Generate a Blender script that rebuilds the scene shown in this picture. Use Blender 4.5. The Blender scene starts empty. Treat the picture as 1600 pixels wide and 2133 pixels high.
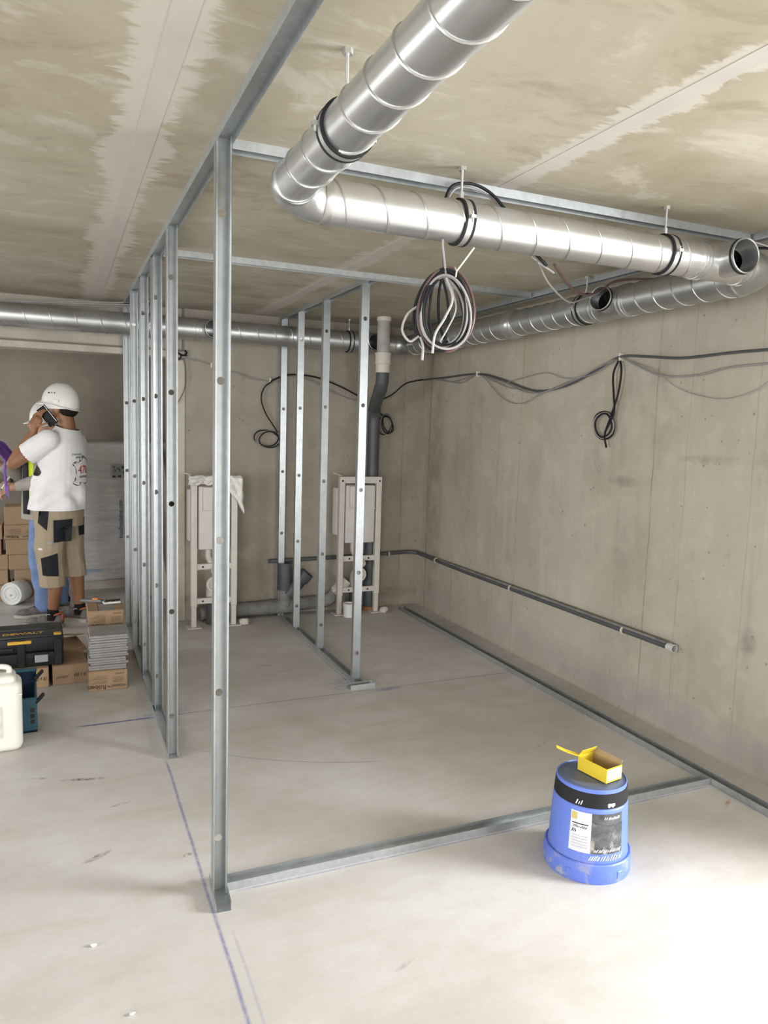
import bpy, bmesh, math, random
from mathutils import Vector, Matrix, noise as mnoise
from mathutils.bvhtree import BVHTree
random.seed(7)
PI = math.pi
S = bpy.context.scene
COL = S.collection

# ------------------------------------------------------------------ camera, light, exposure
cam_d = bpy.data.cameras.new('camera'); cam = bpy.data.objects.new('camera', cam_d); COL.objects.link(cam)
cam_d.sensor_fit = 'VERTICAL'; cam_d.sensor_height = 36.0; cam_d.sensor_width = 27.0
cam_d.lens = 1547.27 / 2133 * 36.0
cam_d.clip_start = 0.02
RX, RY, RZ = (0.9166, -0.0172, 0.3995), (-0.3986, -0.1142, 0.9100), (0.0300, -0.9933, -0.1115)
m3 = Matrix((RX, RY, RZ))                       # columns: right, down, forward in the room's axes
right, down, fwd = m3.col[0].normalized(), m3.col[1].normalized(), m3.col[2].normalized()
cm = Matrix((right, -down, -fwd)).transposed().to_4x4(); cm.translation = (0, 0, 1.555)
cam.matrix_world = cm
S.camera = cam
S.view_settings.view_transform = 'Standard'; S.view_settings.look = 'None'
S.view_settings.gamma = 1.0; S.view_settings.use_curve_mapping = False
S.view_settings.exposure = 0.06

W = bpy.data.worlds.new('overcast_sky'); S.world = W; W.use_nodes = True
bg = W.node_tree.nodes['Background']; bg.inputs[0].default_value = (0.80, 0.88, 1.0, 1); bg.inputs[1].default_value = 1.0

def window_or_fill_light(name, loc, direction, sx, sz, power, color=(0.97, 0.985, 1.0)):
    d = bpy.data.lights.new(name, 'AREA'); d.shape = 'RECTANGLE'; d.size = sx; d.size_y = sz
    d.energy = power; d.color = color
    o = bpy.data.objects.new(name, d); COL.objects.link(o)
    o.location = loc; o.rotation_euler = Vector(direction).to_track_quat('-Z', 'Z').to_euler()
    return o
# daylight entering by the side and rear bays (openings built below); last two are added
window_or_fill_light('daylight_side_bay', (4.95, 0.0, 1.55), (-1, 0.15, -0.45), 2.6, 1.4, 690)
window_or_fill_light('daylight_rear_bay', (3.65, -3.65, 1.25), (-.15, 1, -0.08), 2.0, 1.9, 130)
window_or_fill_light('daylight_rear_bay_far', (-2.6, -3.65, 1.25), (0, 1, -0.05), 2.6, 1.9, 215)
window_or_fill_light('added_left_bay', (-4.25, 1.2, 1.3), (1, 0.05, -0.05), 3.6, 1.9, 235)  # unseen bay added to brighten the right wall
window_or_fill_light('added_back_room_fill', (-4.15, 7.1, 1.3), (1, -0.1, -0.05), 1.6, 1.8, 80)  # added fill lamp for the far room, no window opening behind it

H = 2.41          # ceiling height
XW = 2.92         # right wall
YB = 5.88         # back wall

# ------------------------------------------------------------------ node helpers
class NT:
    def __init__(s, name):
        s.m = bpy.data.materials.new(name); s.m.use_nodes = True
        s.t = s.m.node_tree; s.b = s.t.nodes['Principled BSDF']
        s._c = None
    def n(s, typ, **kw):
        nd = s.t.nodes.new(typ)
        for k, v in kw.items(): setattr(nd, k, v)
        return nd
    def link(s, a, b): s.t.links.new(a, b)
    def put(s, sock, v):
        if hasattr(v, 'type') and hasattr(v, 'node'): s.link(v, sock)
        else: sock.default_value = v
    def coord(s):
        if s._c is None: s._c = s.n('ShaderNodeTexCoord').outputs['Object']
        return s._c
    def xyz(s):
        sp = s.n('ShaderNodeSeparateXYZ'); s.link(s.coord(), sp.inputs[0]); return sp.outputs
    def math(s, op, a, b=None, c=None, clamp=False):
        nd = s.n('ShaderNodeMath', operation=op); nd.use_clamp = clamp
        s.put(nd.inputs[0], a)
        if b is not None: s.put(nd.inputs[1], b)
        if c is not None: s.put(nd.inputs[2], c)
        return nd.outputs[0]
    def noise(s, scale, detail=4, rough=0.55, stretch=None, dist=0.0):
        nd = s.n('ShaderNodeTexNoise'); nd.inputs['Scale'].default_value = scale
        nd.inputs['Detail'].default_value = detail; nd.inputs['Roughness'].default_value = rough
        nd.inputs['Distortion'].default_value = dist
        if stretch:
            mp = s.n('ShaderNodeMapping'); mp.inputs['Scale'].default_value = stretch
            s.link(s.coord(), mp.inputs[0]); s.link(mp.outputs[0], nd.inputs['Vector'])
        else: s.link(s.coord(), nd.inputs['Vector'])
        return nd.outputs['Fac']
    def voro(s, scale, stretch=None):
        nd = s.n('ShaderNodeTexVoronoi'); nd.inputs['Scale'].default_value = scale
        if stretch:
            mp = s.n('ShaderNodeMapping'); mp.inputs['Scale'].default_value = stretch
            s.link(s.coord(), mp.inputs[0]); s.link(mp.outputs[0], nd.inputs['Vector'])
        else: s.link(s.coord(), nd.inputs['Vector'])
        return nd.outputs['Distance']
    def ramp(s, fac, stops):
        nd = s.n('ShaderNodeValToRGB'); cr = nd.color_ramp
        while len(cr.elements) < len(stops): cr.elements.new(0.5)
        for e, (p, c) in zip(cr.elements, stops):
            e.position = p; e.color = (c[0], c[1], c[2], 1) if not isinstance(c, (int, float)) else (c, c, c, 1)
        s.put(nd.inputs[0], fac); return nd.outputs[0]
    def remap(s, v, a, b, x=0.0, y=1.0):
        nd = s.n('ShaderNodeMapRange'); s.put(nd.inputs[0], v)
        for i, q in enumerate((a, b, x, y)): nd.inputs[i + 1].default_value = q
        return nd.outputs[0]
    def mix(s, fac, a, b, mode='MIX'):
        nd = s.n('ShaderNodeMix', data_type='RGBA', blend_type=mode)
        s.put(nd.inputs[0], fac)
        for sock, v in ((nd.inputs[6], a), (nd.inputs[7], b)):
            s.put(sock, v if hasattr(v, 'node') else (v[0], v[1], v[2], 1))
        return nd.outputs[2]
    def bump(s, h, strength=0.2, dist=0.01):
        nd = s.n('ShaderNodeBump'); nd.inputs['Strength'].default_value = strength; nd.inputs['Distance'].default_value = dist
        s.link(h, nd.inputs['Height']); s.link(nd.outputs[0], s.b.inputs['Normal'])
    def out(s, color=None, rough=None, metal=None, **kw):
        if color is not None: s.put(s.b.inputs['Base Color'], color if hasattr(color, 'node') else (*color[:3], 1))
        if rough is not None: s.put(s.b.inputs['Roughness'], rough)
        if metal is not None: s.put(s.b.inputs['Metallic'], metal)
        for k, v in kw.items(): s.b.inputs[k].default_value = v
        return s.m

def simple(name, c, rough=0.5, metal=0.0, var=0.12, scale=12, bump=0.0, **kw):
    t = NT(name); f = t.noise(scale, 4)
    lo = [max(0, x * (1 - var)) for x in c]; hi = [min(1, x * (1 + var)) for x in c]
    col = t.ramp(f, [(0.3, lo), (0.7, hi)])
    if bump: t.bump(t.noise(scale * 4, 3), bump, 0.004)
    return t.out(col, rough, metal, **kw)

M = {}
# --- floor: pale screed, blue chalk lines, shoe scuffs
t = NT('screed_floor'); X, Y, Z = t.xyz()
f1, f2, f3 = t.noise(1.1, 5, 0.6, dist=0.3), t.noise(5, 6, 0.65, (1, 1.6, 1)), t.noise(60, 3)
c = t.ramp(f1, [(0.28, (.455, .435, .405)), (0.52, (.565, .55, .53)), (0.75, (.66, .655, .645))])
c = t.mix(t.remap(f2, .45, .75, 0, .35), c, (.43, .40, .355))
c = t.mix(t.remap(f3, .35, .7, 0, .12), c, (.34, .32, .29))
f4 = t.noise(2.2, 5, 0.6, (0.6, 2.4, 1))
c = t.mix(t.remap(f4, .52, .72, 0, .40), c, (.40, .365, .315))
wob = t.math('MULTIPLY', t.math('SUBTRACT', t.noise(1.2, 2), 0.5), 0.02)
wobx = t.math('ADD', X, wob)
grain = t.remap(t.noise(45, 3, 0.7), .2, .5)
def band(v, lo, hi, soft=0.0): return t.math('MULTIPLY', t.remap(v, lo, lo + max(soft, 1e-4)), t.remap(v, hi - max(soft, 1e-4), hi, 1, 0))
def vline(cx, w, y0, y1, k):
    d = t.math('ABSOLUTE', t.math('SUBTRACT', wobx, cx))
    return t.math('MULTIPLY', t.math('MULTIPLY', t.remap(d, 0, w, k, 0), band(Y, y0, y1, .08)), grain)
def hline(cy, w, x0, x1, k, slope=0.0):
    d = t.math('ABSOLUTE', t.math('SUBTRACT', t.math('ADD', Y, t.math('MULTIPLY', X, -slope)), cy))
    return t.math('MULTIPLY', t.math('MULTIPLY', t.remap(d, 0, w, k, 0), band(X, x0, x1, .08)), grain)
blue = t.math('ADD', vline(.428, .009, -1, 3.42, .75), vline(.466, .007, -1, 2.15, .3))
blue = t.math('ADD', blue, hline(3.935, .008, .04, 2.72, .75, .012))
blue = t.math('ADD', blue, hline(3.935, .013, .04, .46, 1.1, .012))
blue = t.math('ADD', blue, vline(1.605, .008, 3.98, 5.7, .5))
blue = t.math('ADD', blue, vline(2.675, .008, .5, 5.7, .5))
blue = t.math('ADD', blue, hline(2.318, .008, .5, 2.68, .6))
def spot(cx, cy, rx, ry, ang, k):
    dx, dy = t.math('SUBTRACT', X, cx), t.math('SUBTRACT', Y, cy); ca, sa = math.cos(ang), math.sin(ang)
    u = t.math('ADD', t.math('MULTIPLY', dx, ca / rx), t.math('MULTIPLY', dy, sa / rx))
    v = t.math('ADD', t.math('MULTIPLY', dx, -sa / ry), t.math('MULTIPLY', dy, ca / ry))
    r = t.math('ADD', t.math('MULTIPLY', u, u), t.math('MULTIPLY', v, v))
    return t.math('MULTIPLY', t.remap(r, 0.1, 1, k, 0), t.remap(t.noise(26, 3, .7), .4, .62))
smear = t.math('ADD', spot(.50, 4.0, .22, .10, .2, .45), spot(1.58, 4.1, .16, .14, .4, .45))
smear = t.math('ADD', smear, spot(1.78, 3.93, .14, .025, .1, .7))
c = t.mix(t.math('ADD', blue, smear, clamp=True), c, (.115, .13, .33))
scuff = t.math('ADD', spot(.07, 3.33, .11, .014, -.2, 1.0), spot(.1, 2.69, .06, .016, .5, .9))
for a in ((.398, 2.59, .022, .012, .3, 1.2), (.20, 3.05, .05, .01, .2, .6), (-.1, 3.4, .05, .012, -.3, .6), (2.2, 2.95, .07, .01, .4, .5),
          (1.9, 4.4, .05, .012, .6, .6), (1.2, 4.6, .09, .015, -.2, .5), (1.0, 5.0, .07, .012, .3, .6), (2.1, 4.8, .1, .012, -.4, .5), (.9, 1.8, .05, .01, .4, .35), (1.3, 4.45, .06, .012, -.1, .7)):
    scuff = t.math('ADD', scuff, spot(*a))
arc = t.math('ABSOLUTE', t.math('SUBTRACT', t.math('SQRT', t.math('ADD', t.math('POWER', t.math('SUBTRACT', X, 1.75), 2), t.math('POWER', t.math('SUBTRACT', Y, 4.75), 2))), 1.74))
scuff = t.math('ADD', scuff, t.math('MULTIPLY', t.math('MULTIPLY', t.remap(arc, 0, .006, .5, 0), band(X, .55, 1.4, .1)), t.remap(Y, 3.8, 3.9, 1, 0)))
c = t.mix(t.math('MULTIPLY', scuff, 1.0, clamp=True), c, (.10, .095, .085))
c = t.mix(spot(2.6, 2.17, .06, .012, .5, .8), c, (.36, .16, .07))
t.bump(t.math('ADD', f3, t.math('MULTIPLY', f2, 2)), .12, .004)
M['floor'] = t.out(c, t.remap(f2, .3, .7, .55, .8))

# --- right wall: board-faced concrete with vertical streaks, pinholes, panel seams
def concrete(name, cols, seams=(), streak=0.35, axis=1, holes=0.5, stains_and_patches=()):
    t = NT(name); P = t.xyz(); U = P[axis]; Z = P[2]
    f1, f2, f3 = t.noise(1.3, 6, .6, dist=.4), t.noise(7, 6, .65), t.noise(70, 2)
    st = (1, 5, .3) if axis == 1 else (5, 1, .3)
    fs = t.noise(2.6, 5, .65, st)
    c = t.ramp(f1, [(0.25, cols[0]), (0.5, cols[1]), (0.75, cols[2])])
    c = t.mix(t.remap(fs, .52, .72, 0, streak * .6), c, [x * .62 for x in cols[0]])
    c = t.mix(t.remap(f2, .38, .24, 0, .5), c, [x * .72 for x in cols[0]]); c = t.mix(t.remap(f2, .5, .74, 0, .45), c, [min(1, x * 1.18) for x in cols[2]])
    # pinholes of uneven size
    v = t.voro(16); pick = t.remap(t.noise(3.3, 2), .40, .58, .0, .12)
    hole = t.math('LESS_THAN', v, pick)
    hole = t.math('MULTIPLY', hole, t.math('GREATER_THAN', t.noise(31, 1), .5))
    c = t.mix(t.math('MULTIPLY', hole, holes), c, (.10, .085, .065))
    sm = None
    for (u0, w, k) in seams:
        wig = t.math('MULTIPLY', t.math('SUBTRACT', t.noise(4, 2), .5), .03)
        d = t.math('ABSOLUTE', t.math('SUBTRACT', t.math('ADD', U, wig), u0))
        s_ = t.math('MULTIPLY', t.remap(d, 0, w, k, 0), t.remap(t.noise(6, 3), .3, .55))
        sm = s_ if sm is None else t.math('ADD', sm, s_)
    if sm is not None: c = t.mix(t.math('MULTIPLY', sm, 1, clamp=True), c, (.15, .125, .095))
    for (u0, z0, ru, rz, k, col) in stains_and_patches:
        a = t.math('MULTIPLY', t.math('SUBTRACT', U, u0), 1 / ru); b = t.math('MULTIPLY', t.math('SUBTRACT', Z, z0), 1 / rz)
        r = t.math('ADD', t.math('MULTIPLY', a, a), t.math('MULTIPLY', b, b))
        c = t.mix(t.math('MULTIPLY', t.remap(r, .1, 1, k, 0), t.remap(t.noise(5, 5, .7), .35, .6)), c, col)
    h = t.math('ADD', t.math('MULTIPLY', f2, 1.2), t.math('MULTIPLY', f3, .35)); h = t.math('SUBTRACT', h, t.math('MULTIPLY', hole, .8))
    t.bump(h, .3, .006)
    return t.out(c, .85)
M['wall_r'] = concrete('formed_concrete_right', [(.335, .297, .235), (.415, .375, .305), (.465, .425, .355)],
    seams=((3.08, .006, .7), (2.45, .005, .35), (4.35, .012, .35), (5.25, .01, .35), (5.72, .02, .6), (2.85, .004, .4), (4.62, .006, .3)),
    stains_and_patches=((4.0, .12, 2.2, .14, .65, (.36, .33, .315)), (2.6, .10, 1.4, .12, .75, (.33, .31, .30)), (4.3, 2.0, .05, .5, .5, (.42, .33, .19)),
            (4.9, 1.75, .10, .12, .8, (.31, .27, .21)), (2.62, 1.45, .3, .03, .6, (.2, .175, .14)), (3.3, 1.3, .14, .04, .6, (.23, .2, .16)),
            (2.40, .62, .06, .08, .8, (.2, .18, .17)), (3.2, .9, .2, .3, .4, (.28, .245, .2)), (5.6, 1.1, .16, 1.4, .5, (.20, .17, .13))))  # last entry: tall darker band near the far corner
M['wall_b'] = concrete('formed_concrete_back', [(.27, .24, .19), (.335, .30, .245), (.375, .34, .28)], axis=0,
    seams=((1.62, .006, .2), (2.2, .006, .25), (2.74, .01, .5)), streak=.25,
    stains_and_patches=((1.35, .35, .45, .4, .45, (.22, .19, .15)), (2.7, .12, .4, .06, .6, (.16, .14, .11)), (1.1, 1.75, .06, .4, .3, (.42, .39, .34))))
M['wall_far'] = concrete('rendered_wall_grey', [(.25, .215, .172), (.29, .252, .202), (.325, .285, .23)], axis=0, streak=.08, holes=.15,
    stains_and_patches=((.42, 1.74, .07, .07, .9, (.20, .19, .185)),))
M['wall_plain'] = concrete('plain_concrete', [(.36, .33, .28), (.42, .385, .33), (.46, .425, .37)], axis=0, streak=.2)
# --- ceiling
t = NT('ceiling_concrete')
f1, f2, f3 = t.noise(1.0, 6, .62, (1, .7, 1), dist=.5), t.noise(3.2, 7, .68, (.8, 1.4, 1), dist=.6), t.noise(40, 3)
c = t.ramp(f1, [(.28, (.31, .268, .185)), (.5, (.395, .357, .275)), (.72, (.45, .413, .332))])
c = t.mix(t.remap(f2, .54, .63, 0, .62), c, (.50, .465, .40))
c = t.mix(t.remap(f2, .46, .34, 0, .6), c, (.25, .212, .145))
c = t.mix(t.remap(f3, .5, .8, 0, .15), c, (.3, .26, .19))
X, Y, Z = t.xyz()
jag = t.math('SUBTRACT', t.noise(9, 6, .7, (.55, 1.6, 1), dist=.8), .5); big = t.math('SUBTRACT', t.noise(1.7, 3, .6, (.3, 1, 1)), .5)
for j, wl, wr in ((.255, .105, .075), (1.455, .075, .06), (-.945, .09, .07)):
    dx = t.math('SUBTRACT', X, j)
    wv = t.math('ADD', t.math('MULTIPLY', jag, .22), t.math('MULTIPLY', big, .16))
    e = t.math('SUBTRACT', t.math('ADD', wv, wl), t.math('MULTIPLY', dx, -1)); e2 = t.math('SUBTRACT', t.math('ADD', wv, wr), dx)
    mk = t.math('MINIMUM', t.remap(e, 0, .022), t.remap(e2, 0, .022))
    c = t.mix(t.math('MULTIPLY', mk, .8), c, (.52, .485, .435))
t.bump(t.math('ADD', f2, t.math('MULTIPLY', f3, .3)), .12, .005)
M['ceil'] = t.out(c, .8)
M['plaster'] = simple('joint_plaster', (.50, .465, .415), .85, var=.06, scale=7, bump=.15)
M['tape'] = simple('joint_tape', (.47, .435, .395), .85, var=.05, scale=9)
M['block'] = simple('concrete_block', (.40, .365, .31), .9, var=.1, scale=5, bump=.3)
M['mortar'] = simple('mortar', (.24, .215, .175), .95, var=.1, scale=9)
M['batten'] = simple('rough_batten', (.44, .395, .34), .85, var=.15, scale=6, bump=.25)
M['bead'] = simple('plaster_bead', (.50, .455, .38), .85, var=.1, scale=8)
# --- metals
def galv(name, base, rough, spangle=.10, sc=26, metal=.9):
    t = NT(name); v = t.noise(sc, 2, .5); w = t.noise(4, 2)
    c = t.ramp(t.math('ADD', t.math('MULTIPLY', v, .7), t.math('MULTIPLY', w, .3)), [(.3, [x * (1 - spangle) for x in base]), (.7, [min(1, x * (1 + spangle)) for x in base])])
    return t.out(c, t.remap(w, .3, .7, rough - .03, rough + .04), metal)
M['galv'] = galv('galvanised_profile', (.43, .455, .465), .36)
M['track'] = galv('galvanised_rail', (.50, .525, .535), .44, .12, 40)
M['duct'] = galv('spiral_duct_steel', (.63, .64, .64), .30, .05, 10)
M['duct_d'] = galv('dusty_duct_steel', (.52, .53, .53), .35, .10, 6)
M['seam'] = galv('duct_seam_steel', (.50, .50, .49), .35)
M['rod'] = galv('zinc_rod', (.55, .55, .53), .45)
M['rubber'] = simple('black_rubber', (.02, .02, .022), .7)
M['cable_k'] = simple('black_cable', (.011, .011, .013), .6, **{'Specular IOR Level': .25})
M['cable_g'] = simple('grey_cable', (.26, .25, .245), .5)
M['cable_w'] = simple('white_cable', (.32, .31, .295), .45)
M['cable_r'] = simple('maroon_cable', (.10, .055, .05), .5)
M['tie'] = simple('natural_cable_tie', (.62, .58, .48), .45)
M['pvc_g'] = simple('grey_pvc', (.072, .077, .082), .45, var=.2, scale=5)
M['pvc_dust'] = simple('dusty_grey_pvc', (.20, .195, .185), .7, var=.35, scale=9)
M['pvc_w'] = simple('cream_pvc', (.62, .57, .51), .5, var=.06)
M['wcw'] = simple('cream_painted_steel', (.64, .60, .55), .45, var=.06)
M['wcp'] = simple('white_polystyrene', (.66, .63, .60), .7, var=.04)
M['film'] = simple('clear_film', (.72, .70, .66), .25, var=.1, scale=15)
M['dark'] = simple('dark_hole', (.012, .011, .01), .8)
M['white'] = simple('white_plastic', (.74, .735, .72), .4, var=.03)
M['helmet'] = simple('helmet_white', (.74, .725, .69), .32, var=.03)

# ------------------------------------------------------------------ mesh helpers
class B:
    """collects shapes (room coordinates) that become one mesh"""
    def __init__(s): s.v = []; s.f = []
    def add(s, vs, fs):
        o = len(s.v); s.v += [Vector(v) for v in vs]; s.f += [tuple(i + o for i in f) for f in fs]; return s
    def box(s, x0, x1, y0, y1, z0, z1, mtx=None):
        vs = [Vector(p) for p in ((x0, y0, z0), (x1, y0, z0), (x1, y1, z0), (x0, y1, z0), (x0, y0, z1), (x1, y0, z1), (x1, y1, z1), (x0, y1, z1))]
        if mtx: vs = [mtx @ v for v in vs]
        return s.add(vs, [(0, 3, 2, 1), (4, 5, 6, 7), (0, 1, 5, 4), (1, 2, 6, 5), (2, 3, 7, 6), (3, 0, 4, 7)])
    def rbox(s, x0, x1, y0, y1, z0, z1, r=0.01, seg=2, mtx=None):
        bm = bmesh.new(); bmesh.ops.create_cube(bm, size=1)
        for v in bm.verts: v.co = Vector(((x0 + x1) / 2 + v.co.x * (x1 - x0), (y0 + y1) / 2 + v.co.y * (y1 - y0), (z0 + z1) / 2 + v.co.z * (z1 - z0)))
        bmesh.ops.bevel(bm, geom=bm.edges[:], offset=r, segments=seg, profile=.5, affect='EDGES')
        if mtx: bm.transform(mtx)
        bm.verts.index_update()
        s.add([v.co.copy() for v in bm.verts], [[v.index for v in f.verts] for f in bm.faces]); bm.free(); return s
    def sweep(s, pts, rad, seg=10, caps=True, close=False):
        pts = [Vector(p) for p in pts]; n = len(pts)
        rs = rad if isinstance(rad, (list, tuple)) else [rad] * n
        T = []
        for i in range(n):
            a = pts[(i - 1) % n] if (close or i > 0) else pts[i]; b = pts[(i + 1) % n] if (close or i < n - 1) else pts[i]
            d = b - a; T.append(d.normalized() if d.length > 1e-9 else Vector((0, 0, 1)))
        u = T[0].orthogonal().normalized(); vs = []; fs = []
        for i in range(n):
            if i: u = (T[i - 1].rotation_difference(T[i]) @ u)
            u = (u - T[i] * u.dot(T[i])).normalized(); w = T[i].cross(u)
            for k in range(seg):
                a = 2 * PI * k / seg; vs.append(pts[i] + (u * math.cos(a) + w * math.sin(a)) * rs[i])
        for i in range(n if close else n - 1):
            for k in range(seg):
                j = (i + 1) % n; fs.append((i * seg + k, i * seg + (k + 1) % seg, j * seg + (k + 1) % seg, j * seg + k))
        if caps and not close: fs += [tuple(reversed(range(seg))), tuple(range((n - 1) * seg, n * seg))]
        return s.add(vs, fs)
    def cyl(s, p0, p1, r0, r1=None, seg=20, caps=True): return s.sweep([p0, p1], [r0, r0 if r1 is None else r1], seg, caps)
    def lathe(s, prof, origin=(0, 0, 0), axis=(0, 0, 1), seg=32, close=False):
        q = Vector((0, 0, 1)).rotation_difference(Vector(axis).normalized()); o = Vector(origin); n = len(prof); vs = []; fs = []
        for (r, z) in prof:
            for k in range(seg): a = 2 * PI * k / seg; vs.append(o + q @ Vector((r * math.cos(a), r * math.sin(a), z)))
        for i in range(n if close else n - 1):
            j = (i + 1) % n
            for k in range(seg): fs.append((i * seg + k, i * seg + (k + 1) % seg, j * seg + (k + 1) % seg, j * seg + k))
        return s.add(vs, fs)
    def pipe(s, p0, p1, r, th=.004, seg=32):
        L = (Vector(p1) - Vector(p0)).length
        return s.lathe([(r, 0), (r, L), (r - th, L), (r - th, 0)], p0, Vector(p1) - Vector(p0), seg, True)
    def prism(s, poly, mtx, th):
        n = len(poly); vs = [mtx @ Vector((x, y, 0)) for x, y in poly] + [mtx @ Vector((x, y, th)) for x, y in poly]
        return s.add(vs, [tuple(reversed(range(n))), tuple(range(n, 2 * n))] + [(i, (i + 1) % n, n + (i + 1) % n, n + i) for i in range(n)])
    def ellip(s, c, r, mtx=None, seg=16):
        c = Vector(c); vs = []; fs = []; rows = seg // 2
        for i in range(rows + 1):
            th = PI * i / rows
            for k in range(seg):
                a = 2 * PI * k / seg; p = Vector((r[0] * math.sin(th) * math.cos(a), r[1] * math.sin(th) * math.sin(a), r[2] * math.cos(th)))
                vs.append(c + (mtx @ p if mtx else p))
        for i in range(rows):
            for k in range(seg): fs.append((i * seg + k, (i + 1) * seg + k, (i + 1) * seg + (k + 1) % seg, i * seg + (k + 1) % seg))
        return s.add(vs, fs)
    def loft(s, rings, seg=20):
        """rings: (centre, rx, ry) horizontal ellipses"""
        vs = []; fs = []; n = len(rings)
        for c, rx, ry in rings:
            for k in range(seg): a = 2 * PI * k / seg; vs.append(Vector(c) + Vector((rx * math.cos(a), ry * math.sin(a), 0)))
        for i in range(n - 1):
            for k in range(seg): fs.append((i * seg + k, i * seg + (k + 1) % seg, (i + 1) * seg + (k + 1) % seg, (i + 1) * seg + k))
        fs += [tuple(reversed(range(seg))), tuple(range((n - 1) * seg, n * seg))]
        return s.add(vs, fs)
    def limb(s, pts, rads, seg=14):
        for i in range(len(pts)): s.ellip(pts[i], (rads[i],) * 3, None, seg)
        for i in range(len(pts) - 1): s.cyl(pts[i], pts[i + 1], rads[i], rads[i + 1], seg)
        return s

ROOT = {}
def finish(bm, name, mat, parent=None, smooth=False, local=False, angle=40):
    me = bpy.data.meshes.new(name)
    vs = bm.v
    if parent is not None and not local:
        inv = ROOT[parent.name].inverted(); vs = [inv @ v for v in vs]
    me.from_pydata([tuple(v) for v in vs], [], bm.f)
    b2 = bmesh.new(); b2.from_mesh(me); bmesh.ops.remove_doubles(b2, verts=b2.verts[:], dist=1e-6)
    bmesh.ops.recalc_face_normals(b2, faces=b2.faces[:])
    if smooth:
        for f in b2.faces: f.smooth = True
        ca = math.radians(angle)
        for e in b2.edges:
            if len(e.link_faces) == 2 and e.calc_face_angle(0) > ca: e.smooth = False
    b2.to_mesh(me); b2.free()
    me.materials.append(M[mat] if isinstance(mat, str) else mat)
    o = bpy.data.objects.new(name, me); COL.objects.link(o)
    if parent is not None:
        o.parent = parent
        ROOT[o.name] = ROOT[parent.name].copy()
    else: ROOT[o.name] = Matrix.Identity(4)
    return o
def obj(name, bm, mat, parent=None, smooth=False, local=False, label=None, angle=40):
    o = finish(bm, name, mat, parent, smooth, local, angle)
    if label: o['label'] = label
    return o
def tag(o, label, cat, group=None):
    o['label'] = label; o['category'] = cat
    if group: o['group'] = group
    return o
def thing(name, label, cat, loc=(0, 0, 0), rz=0.0, group=None):
    o = bpy.data.objects.new(name, None); COL.objects.link(o); o.empty_display_size = .05
    o.location = loc; o.rotation_euler = (0, 0, rz)
    ROOT[o.name] = Matrix.Translation(loc) @ Matrix.Rotation(rz, 4, 'Z')
    return tag(o, label, cat, group)
def struct(name, bm, mat, parent=None, smooth=False):
    o = finish(bm, name, mat, parent, smooth)
    if parent is None: o['kind'] = 'structure'
    return o
def evaluated(o):
    dg = bpy.context.evaluated_depsgraph_get(); dg.update()
    me = bpy.data.meshes.new_from_object(o.evaluated_get(dg)); old = o.data
    o.modifiers.clear(); o.data = me; bpy.data.meshes.remove(old)
    return o
def cut(o, tools):
    for tb in tools:
        c = finish(tb, 'cutter', M['dark']); md = o.modifiers.new('b', 'BOOLEAN'); md.operation = 'DIFFERENCE'; md.object = c; md.solver = 'EXACT'
        evaluated(o); bpy.data.objects.remove(c)
    return o
def smooth_all(o, angle=40):
    ca = math.radians(angle); b2 = bmesh.new(); b2.from_mesh(o.data)
    for f in b2.faces: f.smooth = True
    for e in b2.edges: e.smooth = not (len(e.link_faces) == 2 and e.calc_face_angle(0) > ca)
    b2.to_mesh(o.data); b2.free(); return o
def spline(pts, n=8, close=False):
    P = [Vector(p) for p in pts]; N = len(P); out = []
    for i in range(N if close else N - 1):
        a = P[(i - 1) % N] if (close or i > 0) else P[0] * 2 - P[1]
        b = P[i]; c = P[(i + 1) % N]
        d = P[(i + 2) % N] if (close or i < N - 2) else P[-1] * 2 - P[-2]
        for k in range(n):
            u = k / n; out.append(.5 * ((2 * b) + (c - a) * u + (2 * a - 5 * b + 4 * c - d) * u * u + (3 * b - a - 3 * c + d) * u ** 3))
    if not close: out.append(P[-1])
    return out
def text_mesh(body, size, align='CENTER', sx=1.0, extrude=.0004, bold=0.0):
    cu = bpy.data.curves.new('txt', 'FONT'); cu.body = body; cu.size = size; cu.align_x = align; cu.align_y = 'CENTER'
    cu.extrude = extrude; cu.offset = bold * size; cu.resolution_u = 3; cu.space_character = 1.0
    o = bpy.data.objects.new('txt', cu); COL.objects.link(o)
    dg = bpy.context.evaluated_depsgraph_get(); dg.update()
    me = bpy.data.meshes.new_from_object(o.evaluated_get(dg))
    b = B(); b.add([Vector((v.co.x * sx, v.co.y, v.co.z)) for v in me.vertices], [tuple(p.vertices) for p in me.polygons])
    bpy.data.objects.remove(o); bpy.data.curves.remove(cu); bpy.data.meshes.remove(me)
    return b
def text(name, body, size, mtx, mat, parent, align='CENTER', sx=1.0):
    b = text_mesh(body, size, align, sx); b.v = [mtx @ v for v in b.v]
    return obj(name, b, mat, parent)
def frame_mtx(o, ux, uy):
    ux = Vector(ux).normalized(); uy = Vector(uy).normalized(); uz = ux.cross(uy)
    m = Matrix((ux, uy, uz)).transposed().to_4x4(); m.translation = Vector(o); return m

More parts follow.
